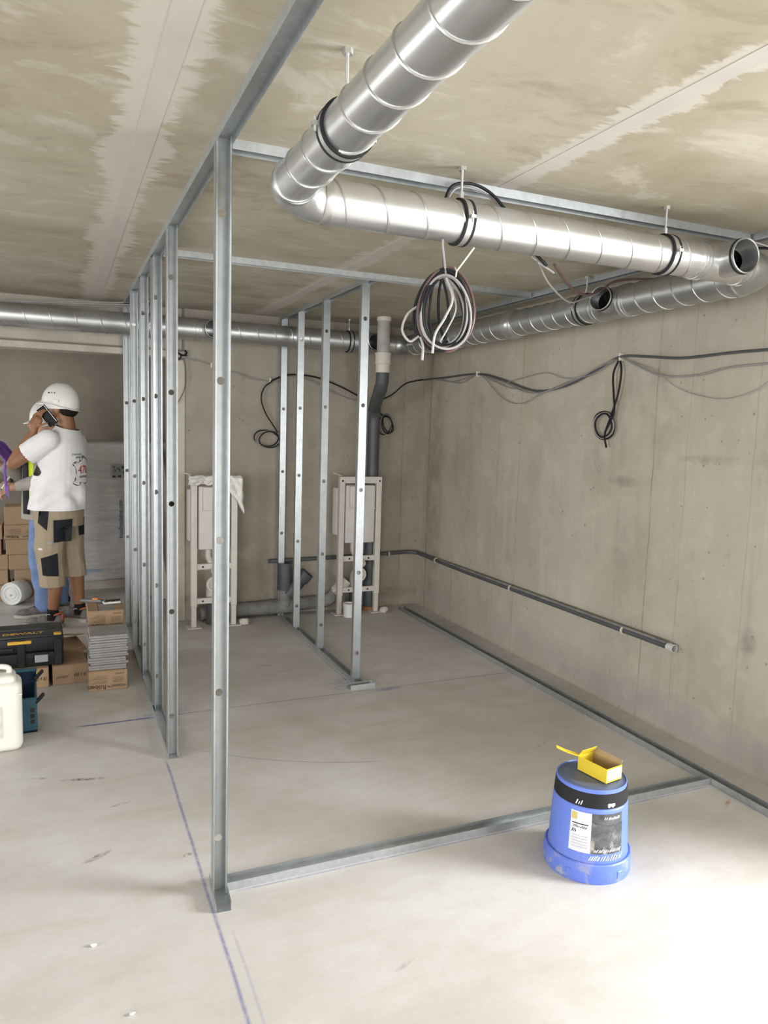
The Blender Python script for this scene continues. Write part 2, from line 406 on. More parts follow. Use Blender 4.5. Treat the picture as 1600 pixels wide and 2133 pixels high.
# ------------------------------------------------------------------ room shell
struct('floor', B().box(-4.2, XW + .02, -3.6, 8.4, -.12, 0).box(XW + .02, 5.1, -3.6, 1.4, -.12, 0), 'floor')
ceil_root = struct('ceiling', B().box(-4.2, XW + .02, -3.6, 8.4, H + .02, H + .2).box(XW + .02, 5.1, -3.6, 1.6, H + .02, H + .2), 'mortar')
jx = [-4.2, -3.345, -2.145, -.945, .255, 1.455, 2.655, 3.855, 5.1]
for a, b in zip(jx[:-1], jx[1:]):
    struct('slab_panel', B().rbox(a + .004, b - .004, -3.6, YB + .02 if b < 3.9 else 1.4, H, H + .03, .003, 1), 'ceil', ceil_root)
struct('slab_panel', B().box(-4.2, XW + .02, YB + .3, 8.4, H, H + .03), 'ceil', ceil_root)
for k, (jxx, wl, wr) in enumerate(((.255, .15, .10), (1.455, .11, .10), (-.945, .13, .1))):
    obj('joint_tape', B().box(jxx - .027, jxx + .031, -2, YB, H - .0012, H + .001), 'tape', ceil_root)
# right wall; it steps back behind the photographer to the side window bay (outside the picture)
struct('wall_right', B().box(XW, XW + .18, 1.4, 8.4, 0, H).box(XW, 5.1, 1.4, 1.58, 0, H).box(4.9, 5.08, -3.6, -1.35, 0, H).box(4.9, 5.08, -1.35, 1.4, 2.3, H).box(4.9, 5.08, -1.35, 1.4, 0, .8), 'wall_r')
wb = struct('wall_back', B().box(.885, XW, YB, YB + .2, 0, H), 'wall_b')
# lintel over the opening: concrete blocks above a pale batten
lin = struct('wall_lintel', B().box(-4.2, .885, YB + .012, YB + .2, 2.07, H), 'mortar')
edges = [.875, .49, -.40, -1.25, -2.1, -2.95, -3.8]
for a, b in zip(edges[1:], edges[:-1]):
    struct('concrete_block', B().rbox(a + .006, b - .006, YB, YB + .05, 2.103, H, .006, 1), 'block', lin)
struct('trim_1', B().rbox(-3.6, .885, YB - .02, YB + .2, 2.042, 2.09, .005, 1), 'batten')
struct('trim_2', B().rbox(.835, .89, YB - .012, YB + .2, 0, 2.03, .008, 2), 'bead')
struct('wall_far', B().box(-4.2, XW, 8.4, 8.6, 0, H), 'wall_far')
struct('wall_left', B().box(-4.4, -4.2, -3.6, -.65, 0, H).box(-4.4, -4.2, 3.05, 8.6, 0, H).box(-4.4, -4.2, -.65, 3.05, 2.25, H).box(-4.4, -4.2, -.65, 3.05, 0, .3), 'wall_plain')
struct('wall_rear', B().box(-4.2, -3.9, -3.8, -3.6, 0, H).box(-1.3, 2.6, -3.8, -3.6, 0, H).box(4.7, 5.1, -3.8, -3.6, 0, H)
       .box(-3.9, 4.7, -3.8, -3.6, 2.25, H), 'wall_plain')

# ------------------------------------------------------------------ metal studs and rails
def stud_mesh(L, w=.048, d=.034, lip=.006, th=.0012, hz=(.183, .683, 1.183, 1.683, 2.183), r=.0125):
    """C profile; web in the local xz plane at y=0, open towards -y"""
    b = B(); hs = .02; N = 16
    def quadz(x0, x1, z0, z1):
        b.box(x0, x1, -th, 0, z0, z1)
    z = 0
    for h in hz:
        if h + hs > L: break
        quadz(-w / 2, w / 2, z, h - hs); z = h + hs
        quadz(-w / 2, -hs, h - hs, h + hs); quadz(hs, w / 2, h - hs, h + hs)
        vs = []; fs = []
        for y in (0, -th):
            for k in range(N):
                a = 2 * PI * (k + .5) / N; ca, sa = math.cos(a), math.sin(a); q = hs / max(abs(ca), abs(sa))
                vs += [(r * ca, y, h + r * sa), (q * ca, y, h + q * sa)]
        for k in range(N):
            a0, a1 = 2 * k, 2 * ((k + 1) % N)
            fs += [(a0, a0 + 1, a1 + 1, a1), tuple(reversed((2 * N + a0, 2 * N + a0 + 1, 2 * N + a1 + 1, 2 * N + a1))), (a0, a1, 2 * N + a1, 2 * N + a0)]
        # fill the square's corners
        for y, o in ((0, 0), (-th, 2 * N)):
            for sx in (-1, 1):
                for sz in (-1, 1):
                    vs.append((sx * hs, y, h + sz * hs))
        def near(sx, sz, o):
            ks = [k for k in range(N) if math.cos(2 * PI * (k + .5) / N) * sx > 0 and math.sin(2 * PI * (k + .5) / N) * sz > 0]
            cands = sorted(ks, key=lambda k: abs(abs(math.cos(2 * PI * (k + .5) / N)) - abs(math.sin(2 * PI * (k + .5) / N))))[:2]
            return [o + 2 * k + 1 for k in cands]
        i = 4 * N
        for o in (0, 2 * N):
            for sx in (-1, 1):
                for sz in (-1, 1):
                    p, q = near(sx, sz, o); fs.append((p, q, i)); i += 1
        b.add(vs, fs)
    quadz(-w / 2, w / 2, z, L)
    for sx in (-1, 1):
        x0, x1 = sorted((sx * w / 2, sx * (w / 2 - th)))
        b.box(x0, x1, -d, -th, 0, L)
        # stiffening groove on the flange
        x2, x3 = sorted((sx * (w / 2 - .0005), sx * (w / 2 - .0026)))
        b.box(x2, x3, -d * .62, -d * .45, 0, L)
        x4, x5 = sorted((sx * w / 2, sx * (w / 2 - lip)))
        b.box(x4, x5, -d, -d + th, 0, L)
    return b
def track_mesh(p0, p1, w=.050, h=.030, up=True, th=.0015, z=0.0):
    p0, p1 = Vector((*p0, 0)), Vector((*p1, 0)); d = (p1 - p0); L = d.length; d.normalize(); n = Vector((-d.y, d.x, 0))
    m = Matrix((d, n, Vector((0, 0, 1)))).transposed().to_4x4(); m.translation = (p0.x, p0.y, z)
    b = B(); s = 1 if up else -1
    zz = lambda a, c: sorted((s * a, s * c))
    b.box(0, L, -w / 2, w / 2, *zz(0, th), mtx=m)
    b.box(0, L, -w / 2, -w / 2 + th, *zz(th, h), mtx=m); b.box(0, L, w / 2 - th, w / 2, *zz(th, h), mtx=m)
    return b
XP = .463; XQ = 1.645
stud0 = obj('metal_stud', stud_mesh(2.40), 'galv'); tag(stud0, 'tall galvanised stud nearest the camera, alone at the door end', 'metal stud', 'studs of the long partition')
stud0.location = (XP, 2.345, .004)
used = [stud0]
def stud(x, y, rz, label, group, L=None):
    o = stud0.copy(); COL.objects.link(o); o.location = (x, y, .004); o.rotation_euler = (0, 0, rz); ROOT[o.name] = Matrix()
    return tag(o, label, 'metal stud', group)
G1, G2 = 'studs of the long partition', 'studs of the short partition'
stud(XP, 3.455, 0, 'galvanised stud second from the camera, at far side of the doorway gap', G1)
stud(XP, 4.05, math.radians(14), 'slightly twisted galvanised stud third from the camera in long row', G1)
stud(XP, 4.67, math.radians(12), 'galvanised stud fourth from the camera, right of the tile stack', G1)
stud(XP, 5.24, 0, 'galvanised stud fifth from the camera, just before the wall-side duct', G1)
stud(XP, 5.845, 0, 'leftmost galvanised stud, last of long row, behind the duct', G1)
stud(XQ, 4.10, PI, 'bright galvanised stud at the free end of the short partition', G2)
stud(XQ, 4.78, math.radians(185), 'galvanised stud second from the free end of the short partition', G2)
stud(XQ, 5.355, PI, 'galvanised stud before the duct in the short partition, third of four', G2)
stud(XQ, 5.80, PI, 'galvanised stud against the back wall behind the duct, short partition', G2)
def rail(name, p0, p1, up, label, cat, screws=()):
    o = obj(name, track_mesh(p0, p1, up=up, z=.0 if up else H), 'track'); return tag(o, label, cat)
rail('ceiling_rail', (XP, -1.5), (XP, 5.87), False, 'long galvanised ceiling rail above the left row of studs', 'ceiling rail')
rail('ceiling_rail', (.495, 2.37), (2.665, 2.37), False, 'galvanised ceiling rail running behind the hanging cross duct', 'ceiling rail')
rail('ceiling_rail', (.495, 3.955), (2.665, 3.955), False, 'galvanised ceiling rail crossing midway, in front of short partition', 'ceiling rail')
rail('ceiling_rail', (2.70, -.5), (2.70, 5.80), False, 'galvanised ceiling rail running beside the right concrete wall', 'ceiling rail')
rail('ceiling_rail', (XQ, 3.99), (XQ, 5.87), False, 'short galvanised ceiling rail above the short partition studs', 'ceiling rail')
rail('floor_rail', (XP, 3.40), (XP, 5.87), True, 'galvanised floor rail under the left row of studs', 'floor rail')
rail('floor_rail', (XP - .005, 2.225), (XP + .005, 2.40), True, 'short cut piece of floor rail under the nearest stud', 'floor rail')
rail('floor_rail', (.490, 2.352), (2.672, 2.352), True, 'galvanised floor rail across the foreground behind the blue bucket', 'floor rail')
rail('floor_rail', (2.70, -.5), (2.70, 5.72), True, 'long galvanised floor rail beside the right concrete wall', 'floor rail')
rail('floor_rail', (XQ, 4.06), (XQ, 5.74), True, 'galvanised floor rail under the short partition studs', 'floor rail')
rail('floor_rail', (1.565, 4.005), (1.725, 4.01), True, 'tiny crosswise rail offcut at foot of the short partition', 'floor rail')

# ------------------------------------------------------------------ ducts
def helix(p0, p1, r, pitch, phase=0.0, tr=.0036):
    p0, p1 = Vector(p0), Vector(p1); d = p1 - p0; L = d.length; d.normalize(); u = d.orthogonal().normalized(); w = d.cross(u)
    n = int(L / pitch * 28); pts = []
    for i in range(n + 1):
        t_ = i / n; a = phase + 2 * PI * L * t_ / pitch
        pts.append(p0 + d * (L * t_) + (u * math.cos(a) + w * math.sin(a)) * (r + .0004))
    return B().sweep(pts, tr, 6)
def duct_run(name, p0, p1, r, label, mat='duct', pitch=.137, phase=0.0, cat='duct'):
    o = thing(name, label, cat, p0)
    obj('pipe', B().pipe(p0, p1, r, .003, 48), mat, o, True); obj('spiral_seam', helix(p0, p1, r, pitch, phase), 'seam', o, True)
    return o
def elbow(name, c, a0, a1, R, r, label, mat='duct', z=2.235, r1=None):
    """bend in the horizontal plane about c"""
    o = thing(name, label, 'duct elbow', (c[0], c[1], z))
    n = 14; b = B(); vs = []; fs = []; sg = 40; ra = r; rb = r if r1 is None else r1
    for i in range(n + 1):
        a = a0 + (a1 - a0) * i / n; rad = Vector((math.cos(a), math.sin(a), 0)); r = ra + (rb - ra) * i / n
        for k in range(sg):
            q = 2 * PI * k / sg; vs.append(Vector((c[0], c[1], z)) + rad * (R + r * math.cos(q)) + Vector((0, 0, r * math.sin(q))))
    for i in range(n):
        for k in range(sg): fs.append((i * sg + k, i * sg + (k + 1) % sg, (i + 1) * sg + (k + 1) % sg, (i + 1) * sg + k))
    obj('bend', b.add(vs, fs), mat, o, True)
    for a, r in ((a0, ra), (a1, rb)):
        ctr = Vector((c[0] + R * math.cos(a), c[1] + R * math.sin(a), z)); tn = Vector((-math.sin(a), math.cos(a), 0))
        obj('collar', B().lathe([(r - .002, -.012), (r + .004, -.012), (r + .0055, 0), (r + .004, .012), (r - .002, .012)], ctr, tn, 40, True), 'seam', o, True)
    return o
def tee(name, p0, p1, r, bdir, blen, br, label, mat='duct'):
    p0, p1 = Vector(p0), Vector(p1); c = (p0 + p1) / 2; d = (p1 - p0).normalized(); bd = Vector(bdir).normalized()
    o = thing(name, label, 'duct tee', p0)
    body = finish(B().pipe(p0, p1, r + .002, .004, 48), 'body', M[mat])
    cut(body, [B().cyl(c + bd * (r * .3), c + bd * (r + blen + .1), br - .004, seg=32)]); smooth_all(body)
    body.data.transform(ROOT[o.name].inverted()); body.parent = o
    br_o = finish(B().pipe(c + bd * (r * .55), c + bd * (r + blen), br, .004, 40), 'branch', M[mat])
    cut(br_o, [B().cyl(p0 - d * .01, p1 + d * .01, r - .001, seg=40)]); smooth_all(br_o)
    br_o.data.transform(ROOT[o.name].inverted()); br_o.parent = o
    e = c + bd * (r + blen)
    obj('rolled_rim', B().sweep([e + (bd.orthogonal().normalized() * math.cos(a) + bd.cross(bd.orthogonal().normalized()) * math.sin(a)) * (br - .001) for a in [2 * PI * k / 32 for k in range(32)]], .003, 6, close=True), 'seam', o, True)
    obj('rubber_gasket', B().lathe([(br + .0005, -.012), (br + .003, -.010), (br + .003, -.004), (br + .0005, -.002)], e - bd * .006, bd, 36, True), 'rubber', o, True)
    for q, s in ((p0, 1), (p1, -1)):
        for k in range(2):
            obj('collar', B().lathe([(r, -.004), (r + .0065, -.003), (r + .0065, .003), (r, .004)], q + d * s * (.02 + .028 * k), d, 40, True), 'seam', o, True)
    # foil weld where the branch meets the body
    return o
def hanger(c, d, r, label, rod_dx=(0, 0)):
    c, d = Vector(c), Vector(d).normalized(); side = Vector((-d.y, d.x, 0))
    o = thing('duct_hanger', label, 'pipe hanger', c)
    obj('clamp_band', B().lathe([(r + .004, -.012), (r + .006, -.012), (r + .006, .012), (r + .004, .012)], c, d, 40, True), 'rod', o, True)
    for s in (-1, 1):
        obj('rubber_lining', B().lathe([(r, -.004), (r + .0075, -.004), (r + .0075, .004), (r, .004)], c + d * (.015 * s), d, 40, True), 'rubber', o, True)
        q = c + side * s * (r + .014)
        obj('clamp_bolt', B().cyl(q + Vector((0, 0, -.016)), q + Vector((0, 0, .016)), .0035, seg=8).box(q.x - .009, q.x + .009, q.y - .009, q.y + .009, q.z - .005, q.z + .005), 'rod', o)
    top = Vector((c.x + rod_dx[0], c.y + rod_dx[1], H))
    obj('threaded_rod', B().cyl(c + Vector((0, 0, r + .004)), top, .004, seg=10), 'rod', o, True)
    obj('rod_nut', B().cyl(c + Vector((0, 0, r + .005)), c + Vector((0, 0, r + .03)), .008, seg=6), 'rod', o)
    obj('ceiling_anchor', B().cyl(top - Vector((0, 0, .012)), top, .013, seg=6), 'rod', o)
    return o
ZD, RN, RD, RB = 2.235, .060, .067, .078
YC, XN, XWD, YBD = 2.231, .617, 2.65, 5.65
duct_run('spiral_duct', (XN, -2.2, ZD), (XN, YC - .13, ZD), RN, 'large spiral duct coming overhead from the camera side', phase=1.0)
elbow('duct_elbow', (XN + .13, YC - .13), PI, PI / 2, .13, RN, 'smooth duct elbow where overhead duct turns right', r1=RD)
duct_run('spiral_duct', (XN + .13, YC, ZD), (2.225, YC, ZD), RD, 'bright spiral duct crossing the room on hanging clamps', phase=.4)
tee('duct_tee', (2.225, YC, ZD), (2.515, YC, ZD), RD, (-.05, -1, .02), .07, .064, 'duct tee with open round mouth at right end of cross duct')
elbow('duct_elbow', (2.515, YC + .135), -PI / 2, 0, .135, RD, 'duct elbow turning into the right wall run at picture edge', 'duct_d', r1=RB)
duct_run('spiral_duct', (XWD, YC + .135, ZD), (XWD, 3.01, ZD), RB, 'short dusty spiral duct by right wall, under cross duct tee', 'duct_d', .12)
tee('duct_tee', (XWD, 3.01, ZD), (XWD, 3.29, ZD), RB, (-1, -.35, .06), .06, .060, 'duct tee with open mouth midway along the right wall', 'duct_d')
duct_run('spiral_duct', (XWD, 3.29, ZD), (XWD, 4.06, ZD), RB, 'dusty spiral duct along right wall between tee and reducer', 'duct_d', .11)
rd = thing('duct_coupling', 'flared bright coupling ring on the right wall duct', 'duct coupling', (XWD, 4.06, ZD))
obj('sleeve', B().lathe([(RB, 0), (RB + .004, .004), (RB + .013, .05), (RB + .013, .09), (RB + .004, .096), (RB, .096)], (XWD, 4.02, ZD), (0, 1, 0), 40, True), 'duct', rd, True)
duct_run('spiral_duct', (XWD, 4.06, ZD), (XWD, YBD - .15, ZD), RB + .003, 'dusty spiral duct at far end of right wall, past the coupling', 'duct_d', .115)
elbow('duct_elbow', (XWD - .15, YBD - .15), 0, PI / 2, .15, RB, 'duct elbow in far corner behind the hanging cable coil', 'duct_d')
tee('duct_tee', (2.16, YBD, ZD), (2.46, YBD, ZD), RB, (0, -1, 0), .06, .066, 'duct tee partly hidden behind the bright end stud', 'duct_d')
duct_run('spiral_duct', (1.19, YBD, ZD), (2.16, YBD, ZD), RB, 'spiral duct along back wall between the two back tees', 'duct_d', .135)
tee('duct_tee', (.90, YBD, ZD), (1.19, YBD, ZD), RB, (0, -1, 0), .05, .068, 'duct tee with open dark mouth behind the nearest studs', 'duct_d')
duct_run('spiral_duct', (-4.1, YBD, ZD), (.90, YBD, ZD), RB, 'long spiral duct at left under the lintel, behind the studs', 'duct_d', .16)
duct_run('spiral_duct', (2.46, YBD, ZD), (XWD - .15, YBD, ZD), RB, 'stub of spiral duct behind the cream ceiling pipe', 'duct_d', .1)
hanger((XN, 1.69, ZD), (0, 1, 0), RN, 'black-lined clamp around the large overhead duct')
hanger((1.222, YC, ZD), (1, 0, 0), RD, 'duct clamp on rod near middle of the cross duct')
hanger((2.095, YC, ZD), (1, 0, 0), RD, 'duct clamp on rod left of the cross duct tee')
hanger((XWD, 3.38, ZD), (0, 1, 0), RB, 'duct clamp on the right wall duct behind its open tee')
hanger((2.13, YBD, ZD), (1, 0, 0), RB, 'duct clamp on back wall duct beside the bright end stud')
hanger((.60, YBD, ZD), (1, 0, 0), RB, 'duct clamp on the left duct hidden among the studs')

# ------------------------------------------------------------------ plumbing
stack = thing('drain_stack', 'grey and cream drain pipe dropping from ceiling in far corner', 'drain pipe', (2.43, 5.78, 0))
pc = Vector((2.312, 5.375, 0))
obj('ceiling_stub', B().pipe((pc.x, pc.y, 2.13), (pc.x, pc.y, H), .050, .004, 28), simple('dusty_white_pvc', (.40, .375, .35), .6, var=.2, scale=7), stack, True, label='dusty grey-white pipe stub')
obj('stub_socket', B().lathe([(.050, 0), (.056, .002), (.056, .03), (.050, .034)], (pc.x, pc.y, H - .034), (0, 0, 1), 28, True), 'pvc_w', stack, True)
obj('coupling', B().lathe([(.046, 0), (.055, .0), (.055, .062), (.060, .066), (.060, .135), (.064, .138), (.064, .150), (.046, .150)], (pc.x, pc.y, 1.985), (0, 0, 1), 28, True), 'pvc_w', stack, True, label='cream coupling sleeve')
off = spline([(pc.x, pc.y, 2.03), (pc.x, pc.y, 1.94), (pc.x + .01, pc.y + .05, 1.87), (2.395, 5.70, 1.745), (2.42, 5.775, 1.67), (2.425, 5.79, 1.58)], 6)
obj('offset_bend', B().sweep(off, .050, 24), 'pvc_g', stack, True)
obj('bend_collar', B().cyl(off[12], off[14], .0535, seg=24), 'pvc_g', stack, True)
obj('bend_collar', B().cyl(off[20], off[22], .0545, seg=24), 'pvc_g', stack, True)
obj('down_pipe', B().cyl((2.425, 5.79, .03), (2.425, 5.79, 1.62), .050, seg=28), 'pvc_g', stack, True)
obj('floor_socket', B().lathe([(.05, 0), (.058, 0), (.058, .035), (.05, .035)], (2.425, 5.79, 0), (0, 0, 1), 24, True), simple('terracotta_ring', (.33, .14, .06), .7), stack, True)
# horizontal drain behind the frames
dr = thing('floor_drain_pipe', 'dusty grey drain pipe lying along foot of back wall', 'drain pipe', (1.3, 5.80, 0))
obj('pipe', B().cyl((1.0, 5.815, .065), (1.56, 5.815, .078), .055, seg=24), 'pvc_dust', dr, True)
obj('tee_body', B().cyl((1.54, 5.815, .075), (1.80, 5.815, .085), .062, seg=24), 'pvc_dust', dr, True)
obj('pipe', B().cyl((1.79, 5.815, .085), (2.03, 5.805, .10), .055, seg=24), 'pvc_dust', dr, True)
obj('riser', B().cyl((1.68, 5.80, .08), (1.68, 5.80, .24), .055, seg=24), 'pvc_dust', dr, True)
obj('riser_socket', B().lathe([(.045, 0), (.060, 0), (.060, .21), (.063, .212), (.063, .222), (.045, .222)], (1.675, 5.80, .22), (0, 0, 1), 24, True), 'pvc_g', dr, True)
obj('side_branch', B().cyl((1.70, 5.77, .18), (1.83, 5.73, .345), .050, seg=24), 'pvc_g', dr, True)
obj('branch_mouth', B().pipe((1.80, 5.74, .305), (1.845, 5.725, .365), .058, .006, 24), 'pvc_g', dr, True)
obj('bend', B().sweep(spline([(2.02, 5.805, .10), (2.08, 5.80, .125), (2.12, 5.79, .18)], 5), .056, 20), 'pvc_dust', dr, True)
obj('toilet_connector', B().sweep(spline([(2.11, 5.79, .17), (2.16, 5.775, .23), (2.20, 5.77, .28)], 5), [.053] * 5 + [.056] * 6, 20), 'pvc_w', dr, True, label='cream bent connector')
# thin water pipe clipped to back wall and right wall
wp = thing('wall_water_pipe', 'thin grey pipe clipped along back and right walls, open near end', 'pipe', (2.88, 4.3, .46))
path = [(1.55, 5.845, .452), (2.2, 5.845, .462), (2.70, 5.845, .478), (2.80, 5.84, .482), (2.86, 5.80, .480), (2.882, 5.72, .474), (2.884, 5.0, .468), (2.884, 4.0, .47), (2.884, 2.84, .475)]
obj('pipe', B().sweep(spline(path, 6), .0165, 14), 'pvc_g', wp, True)
obj('pipe_sheath', B().cyl((2.886, 5.4, .478), (2.886, 2.86, .487), .012, seg=10), 'pvc_dust', wp, True)
obj('open_end', B().pipe((2.884, 2.845, .475), (2.884, 2.80, .4752), .021, .003, 18), simple('pale_pipe_end', (.5, .5, .48), .4), wp, True)
for (x, y, a) in ((2.884, 5.45, 0), (2.884, 4.32, 0), (2.884, 3.18, 0), (2.62, 5.845, 1)):
    ax = (0, 1, 0) if not a else (1, 0, 0)
    obj('pipe_clip', B().lathe([(.0168, -.006), (.022, -.006), (.022, .006), (.0168, .006)], (x, y, .471), ax, 16, True), 'tie', wp, True)

# ------------------------------------------------------------------ wall-hung toilet frames
def wc_frame(loc, w, label, wrapped, rz=0.0):
    o = thing('toilet_frame', label, 'toilet frame', loc, rz); f = lambda n, b, m, sm=False, lab=None: obj(n, b, m, o, sm, True, lab)
    hw = w / 2; p = .046; ht = 1.155
    for s in (-1, 1):
        x0, x1 = sorted((s * hw, s * (hw - p)))
        f('post', B().rbox(x0, x1, -.02, .03, .16, ht, .004, 1), 'wcw')
        f('leg', B().rbox(x0 + .004, x1 - .004, -.016, .026, .006, .20, .003, 1), 'wcw')
        f('foot_plate', B().rbox(x0 - .03, x1 + .03, -.045, .06, 0, .008, .002, 1), 'wcw')
        f('screw_hole', B().cyl((s * (hw - p / 2), -.0225, ht - .035), (s * (hw - p / 2), -.019, ht - .035), .008, seg=12), 'dark')
    f('top_rail', B().rbox(-hw + p, hw - p, -.02, .03, ht - .055, ht, .004, 1), 'wcw')
    for z in (.47, .205):
        bar = f('cross_bar', B().rbox(-hw + p - .002, hw - p + .002, -.008, .022, z - .022, z + .022, .003, 1), 'wcw')
        for s in (-1, 1):
            obj('bolt_hole', B().cyl((s * .085, -.0105, z), (s * .085, -.007, z), .0075, seg=12), 'dark', bar, False, True)
    f('cistern', B().rbox(-hw + .055, hw - .055, -.012, .10, .60, 1.085, .014, 2), 'wcp', True, 'white cistern')
    f('cistern_back', B().rbox(-hw - .012, hw - .10, .035, .13, .66, 1.06, .016, 2), 'wcp', True)
    f('access_box', B().rbox(-hw + .085, .02, -.035, 0, .90, 1.08, .010, 2), 'wcp', True)
    f('cistern_ledge', B().rbox(-hw + .056, hw - .056, -.016, -.006, .885, .90, .003, 1), 'wcp')
    f('flush_pipe', B().sweep(spline([(-.035, .05, .60), (-.035, .05, .54), (-.015, .045, .49), (0, .0, .45), (0, -.055, .44)], 6), .024, 18), 'pvc_w', True)
    f('flush_end', B().pipe((0, -.03, .44), (0, -.085, .44), .030, .004, 20), 'pvc_w', True)
    f('outlet_ring', B().lathe([(.045, 0), (.060, 0), (.063, .008), (.060, .03), (.045, .03)], (0, -.03, .335), (0, 1, 0), 28, True), 'pvc_w', True)
    f('outlet_bend', B().sweep(spline([(0, .0, .335), (0, .05, .33), (0, .075, .29), (0, .08, .20)], 6), .046, 20), 'wcw', True)
    f('drain_tail', B().cyl((-.0, .08, .0), (-.0, .08, .21), .044, seg=20), 'pvc_g', True)
    f('supply_tube', B().sweep(spline([(-hw + .03, .01, ht), (-hw + .0, .02, ht + .012), (-hw - .05, .02, ht + .03)], 4), .005, 8), 'pvc_w', True)
    if wrapped:
        bm = bmesh.new(); bmesh.ops.create_grid(bm, x_segments=26, y_segments=22, size=.5)
        b = B(); n = 27; 
        vs = []; fs = []
        for j in range(17):
            for i in range(29):
                u = i / 28; v = j / 16; x = -hw - .02 + u * (w + .045)
                side = max(0, (u - .72) / .28)
                drop = .07 + .22 * side + .05 * mnoise.noise((u * 6, 3.1, 0))
                if v < .4: y = .05 - .085 * v / .4; z = ht + .008 + .006 * mnoise.noise((u * 9, v * 9, 1))
                else: y = -.035 - .022 * mnoise.noise((u * 11, v * 7, 2)) - .02 * side; z = ht + .008 - (v - .4) / .6 * drop
                z += .008 * mnoise.noise((u * 14, v * 14, 4)); x += .012 * mnoise.noise((u * 8, v * 8, 7)) + .02 * side * (v - .3)
                vs.append((x, y, z))
        for j in range(16):
            for i in range(28): fs.append((j * 29 + i, j * 29 + i + 1, j * 29 + 30 + i, j * 29 + 29 + i))
        bm.free()
        c = f('plastic_wrap', B().add(vs, fs), 'film', True, 'crumpled translucent plastic wrap')
        md = c.modifiers.new('s', 'SOLIDIFY'); md.thickness = .0015
    return o
wc_frame((1.07, 5.64, 0), .35, 'cream toilet frame with plastic-wrapped top, behind nearest studs', True)
wc_frame((2.285, 5.705, 0), .375, 'cream toilet frame with bare cistern, beside the far corner', False)
pot = thing('white_cup', 'small white plastic pot on floor under the right toilet frame', 'pot', (2.17, 5.60, 0))
obj('wall', B().lathe([(.0, .004), (.046, .004), (.050, .11), (.053, .112), (.053, .118), (.047, .118), (.043, .008), (.0, .008)], (2.17, 5.60, 0), (0, 0, 1), 28), 'white', pot, True)
for i, (x, y, lab) in enumerate(((2.50, 5.64, 'crumpled cream wrapping scrap beside right foot of corner toilet frame'), (1.30, 5.61, 'crumpled cream wrapping scrap beside right foot of wrapped toilet frame'))):
    b = B().ellip((x, y, .028), (.038, .03, .028), None, 14)
    for v in b.v: v += Vector((mnoise.noise(v * 40), mnoise.noise(v * 40 + Vector((9, 0, 0))), mnoise.noise(v * 40 + Vector((0, 9, 0))))) * .012
    for v in b.v: v.z = max(v.z, .0005)
    tag(obj('wrapping_scrap', b, 'wcw'), lab, 'scrap')

# ------------------------------------------------------------------ cables
def cable(name, pts, r, mat, parent, n=8, seg=8): return obj(name, B().sweep(spline(pts, n), r, seg), mat, parent, True)
coil = thing('cable_coil', 'large coil of black and grey cables hanging from cross duct', 'cable coil', (1.155, 2.15, 1.9))
cc = Vector((1.158, 2.20, 1.945)); cu = Vector((.92, -.39, 0)).normalized(); cn = Vector((.39, .92, 0)).normalized()
random.seed(11)
def loop(rx, rz, dx, dz, dn, tilt, mat, r):
    pts = []
    for k in range(20):
        a = 2 * PI * k / 20 + .3; egg = 1 - .16 * math.sin(a)
        x = rx * math.cos(a) * egg; z = rz * math.sin(a)
        x, z = x * math.cos(tilt) - z * math.sin(tilt), x * math.sin(tilt) + z * math.cos(tilt)
        pts.append(cc + cu * (x + dx) + Vector((0, 0, z + dz)) + cn * (dn + .012 * math.sin(a * 2 + dn * 90)))
    b = B().sweep(spline(pts, 4, True), r, 8, close=True)
    return obj('cable_loop', b, mat, coil, True)
for k in range(13):
    loop(.080 + random.uniform(-.012, .010), .121 + random.uniform(-.012, .010), random.uniform(-.008, .008), random.uniform(-.006, .006), random.uniform(-.026, .020), random.uniform(-.08, .12), 'cable_r' if k in (2, 6) else 'cable_k', .0048)
for k, tl in enumerate((.06, -.04, .1)):
    loop(.068 + .006 * k, .108 + .004 * k, .004 * k - .006, -.004 - .004 * k, -.010 - .012 * k, tl, 'cable_g', .0040)
loop(.030, .115, -.018, -.004, -.012, .05, 'cable_k', .0045); loop(.040, .118, .022, 0, .006, .16, 'cable_k', .0045)
P = lambda u, z, d=0: cc + cu * u + Vector((0, 0, z)) + cn * d
cable('hanging_lead', [(1.150, YC - .02, 2.166), P(-.008, .17, 0), P(-.004, .11, 0)], .0055, 'cable_r', coil)
cable('hanging_lead', [(1.146, YC - .025, 2.166), P(-.012, .19, -.01), P(.002, .10, -.012)], .0035, 'cable_g', coil)
cable('loose_end', [P(.0, .095, -.03), P(.022, .03, -.04), P(.0, -.03, -.045), P(-.03, -.085, -.05), P(-.037, -.145, -.05)], .0042, 'cable_w', coil)
cable('loose_end', [P(-.085, .01, 0), P(-.12, -.02, -.01), P(-.135, -.07, -.015), P(-.11, -.105, -.015), P(-.08, -.088, -.01)], .0042, 'cable_w', coil)
cable('loose_end', [P(-.075, -.09, -.01), P(-.066, -.12, -.014), P(-.067, -.165, -.02)], .0045, 'cable_w', coil)
cable('loose_end', [P(.02, .07, -.02), P(.035, .0, -.03), P(.012, -.06, -.03), P(-.012, -.105, -.03)], .003, 'cable_w', coil)
obj('cable_tie', B().sweep([P(.03, .098, -.035), P(.033, .118, -.03), P(.03, .135, .0), P(.026, .115, .03)], .0025, 6), 'tie', coil, True)
obj('tie_tail', B().sweep([P(.033, .118, -.03), P(.060, .155, -.035), P(.085, .190, -.04)], .0026, 6), 'tie', coil, True)
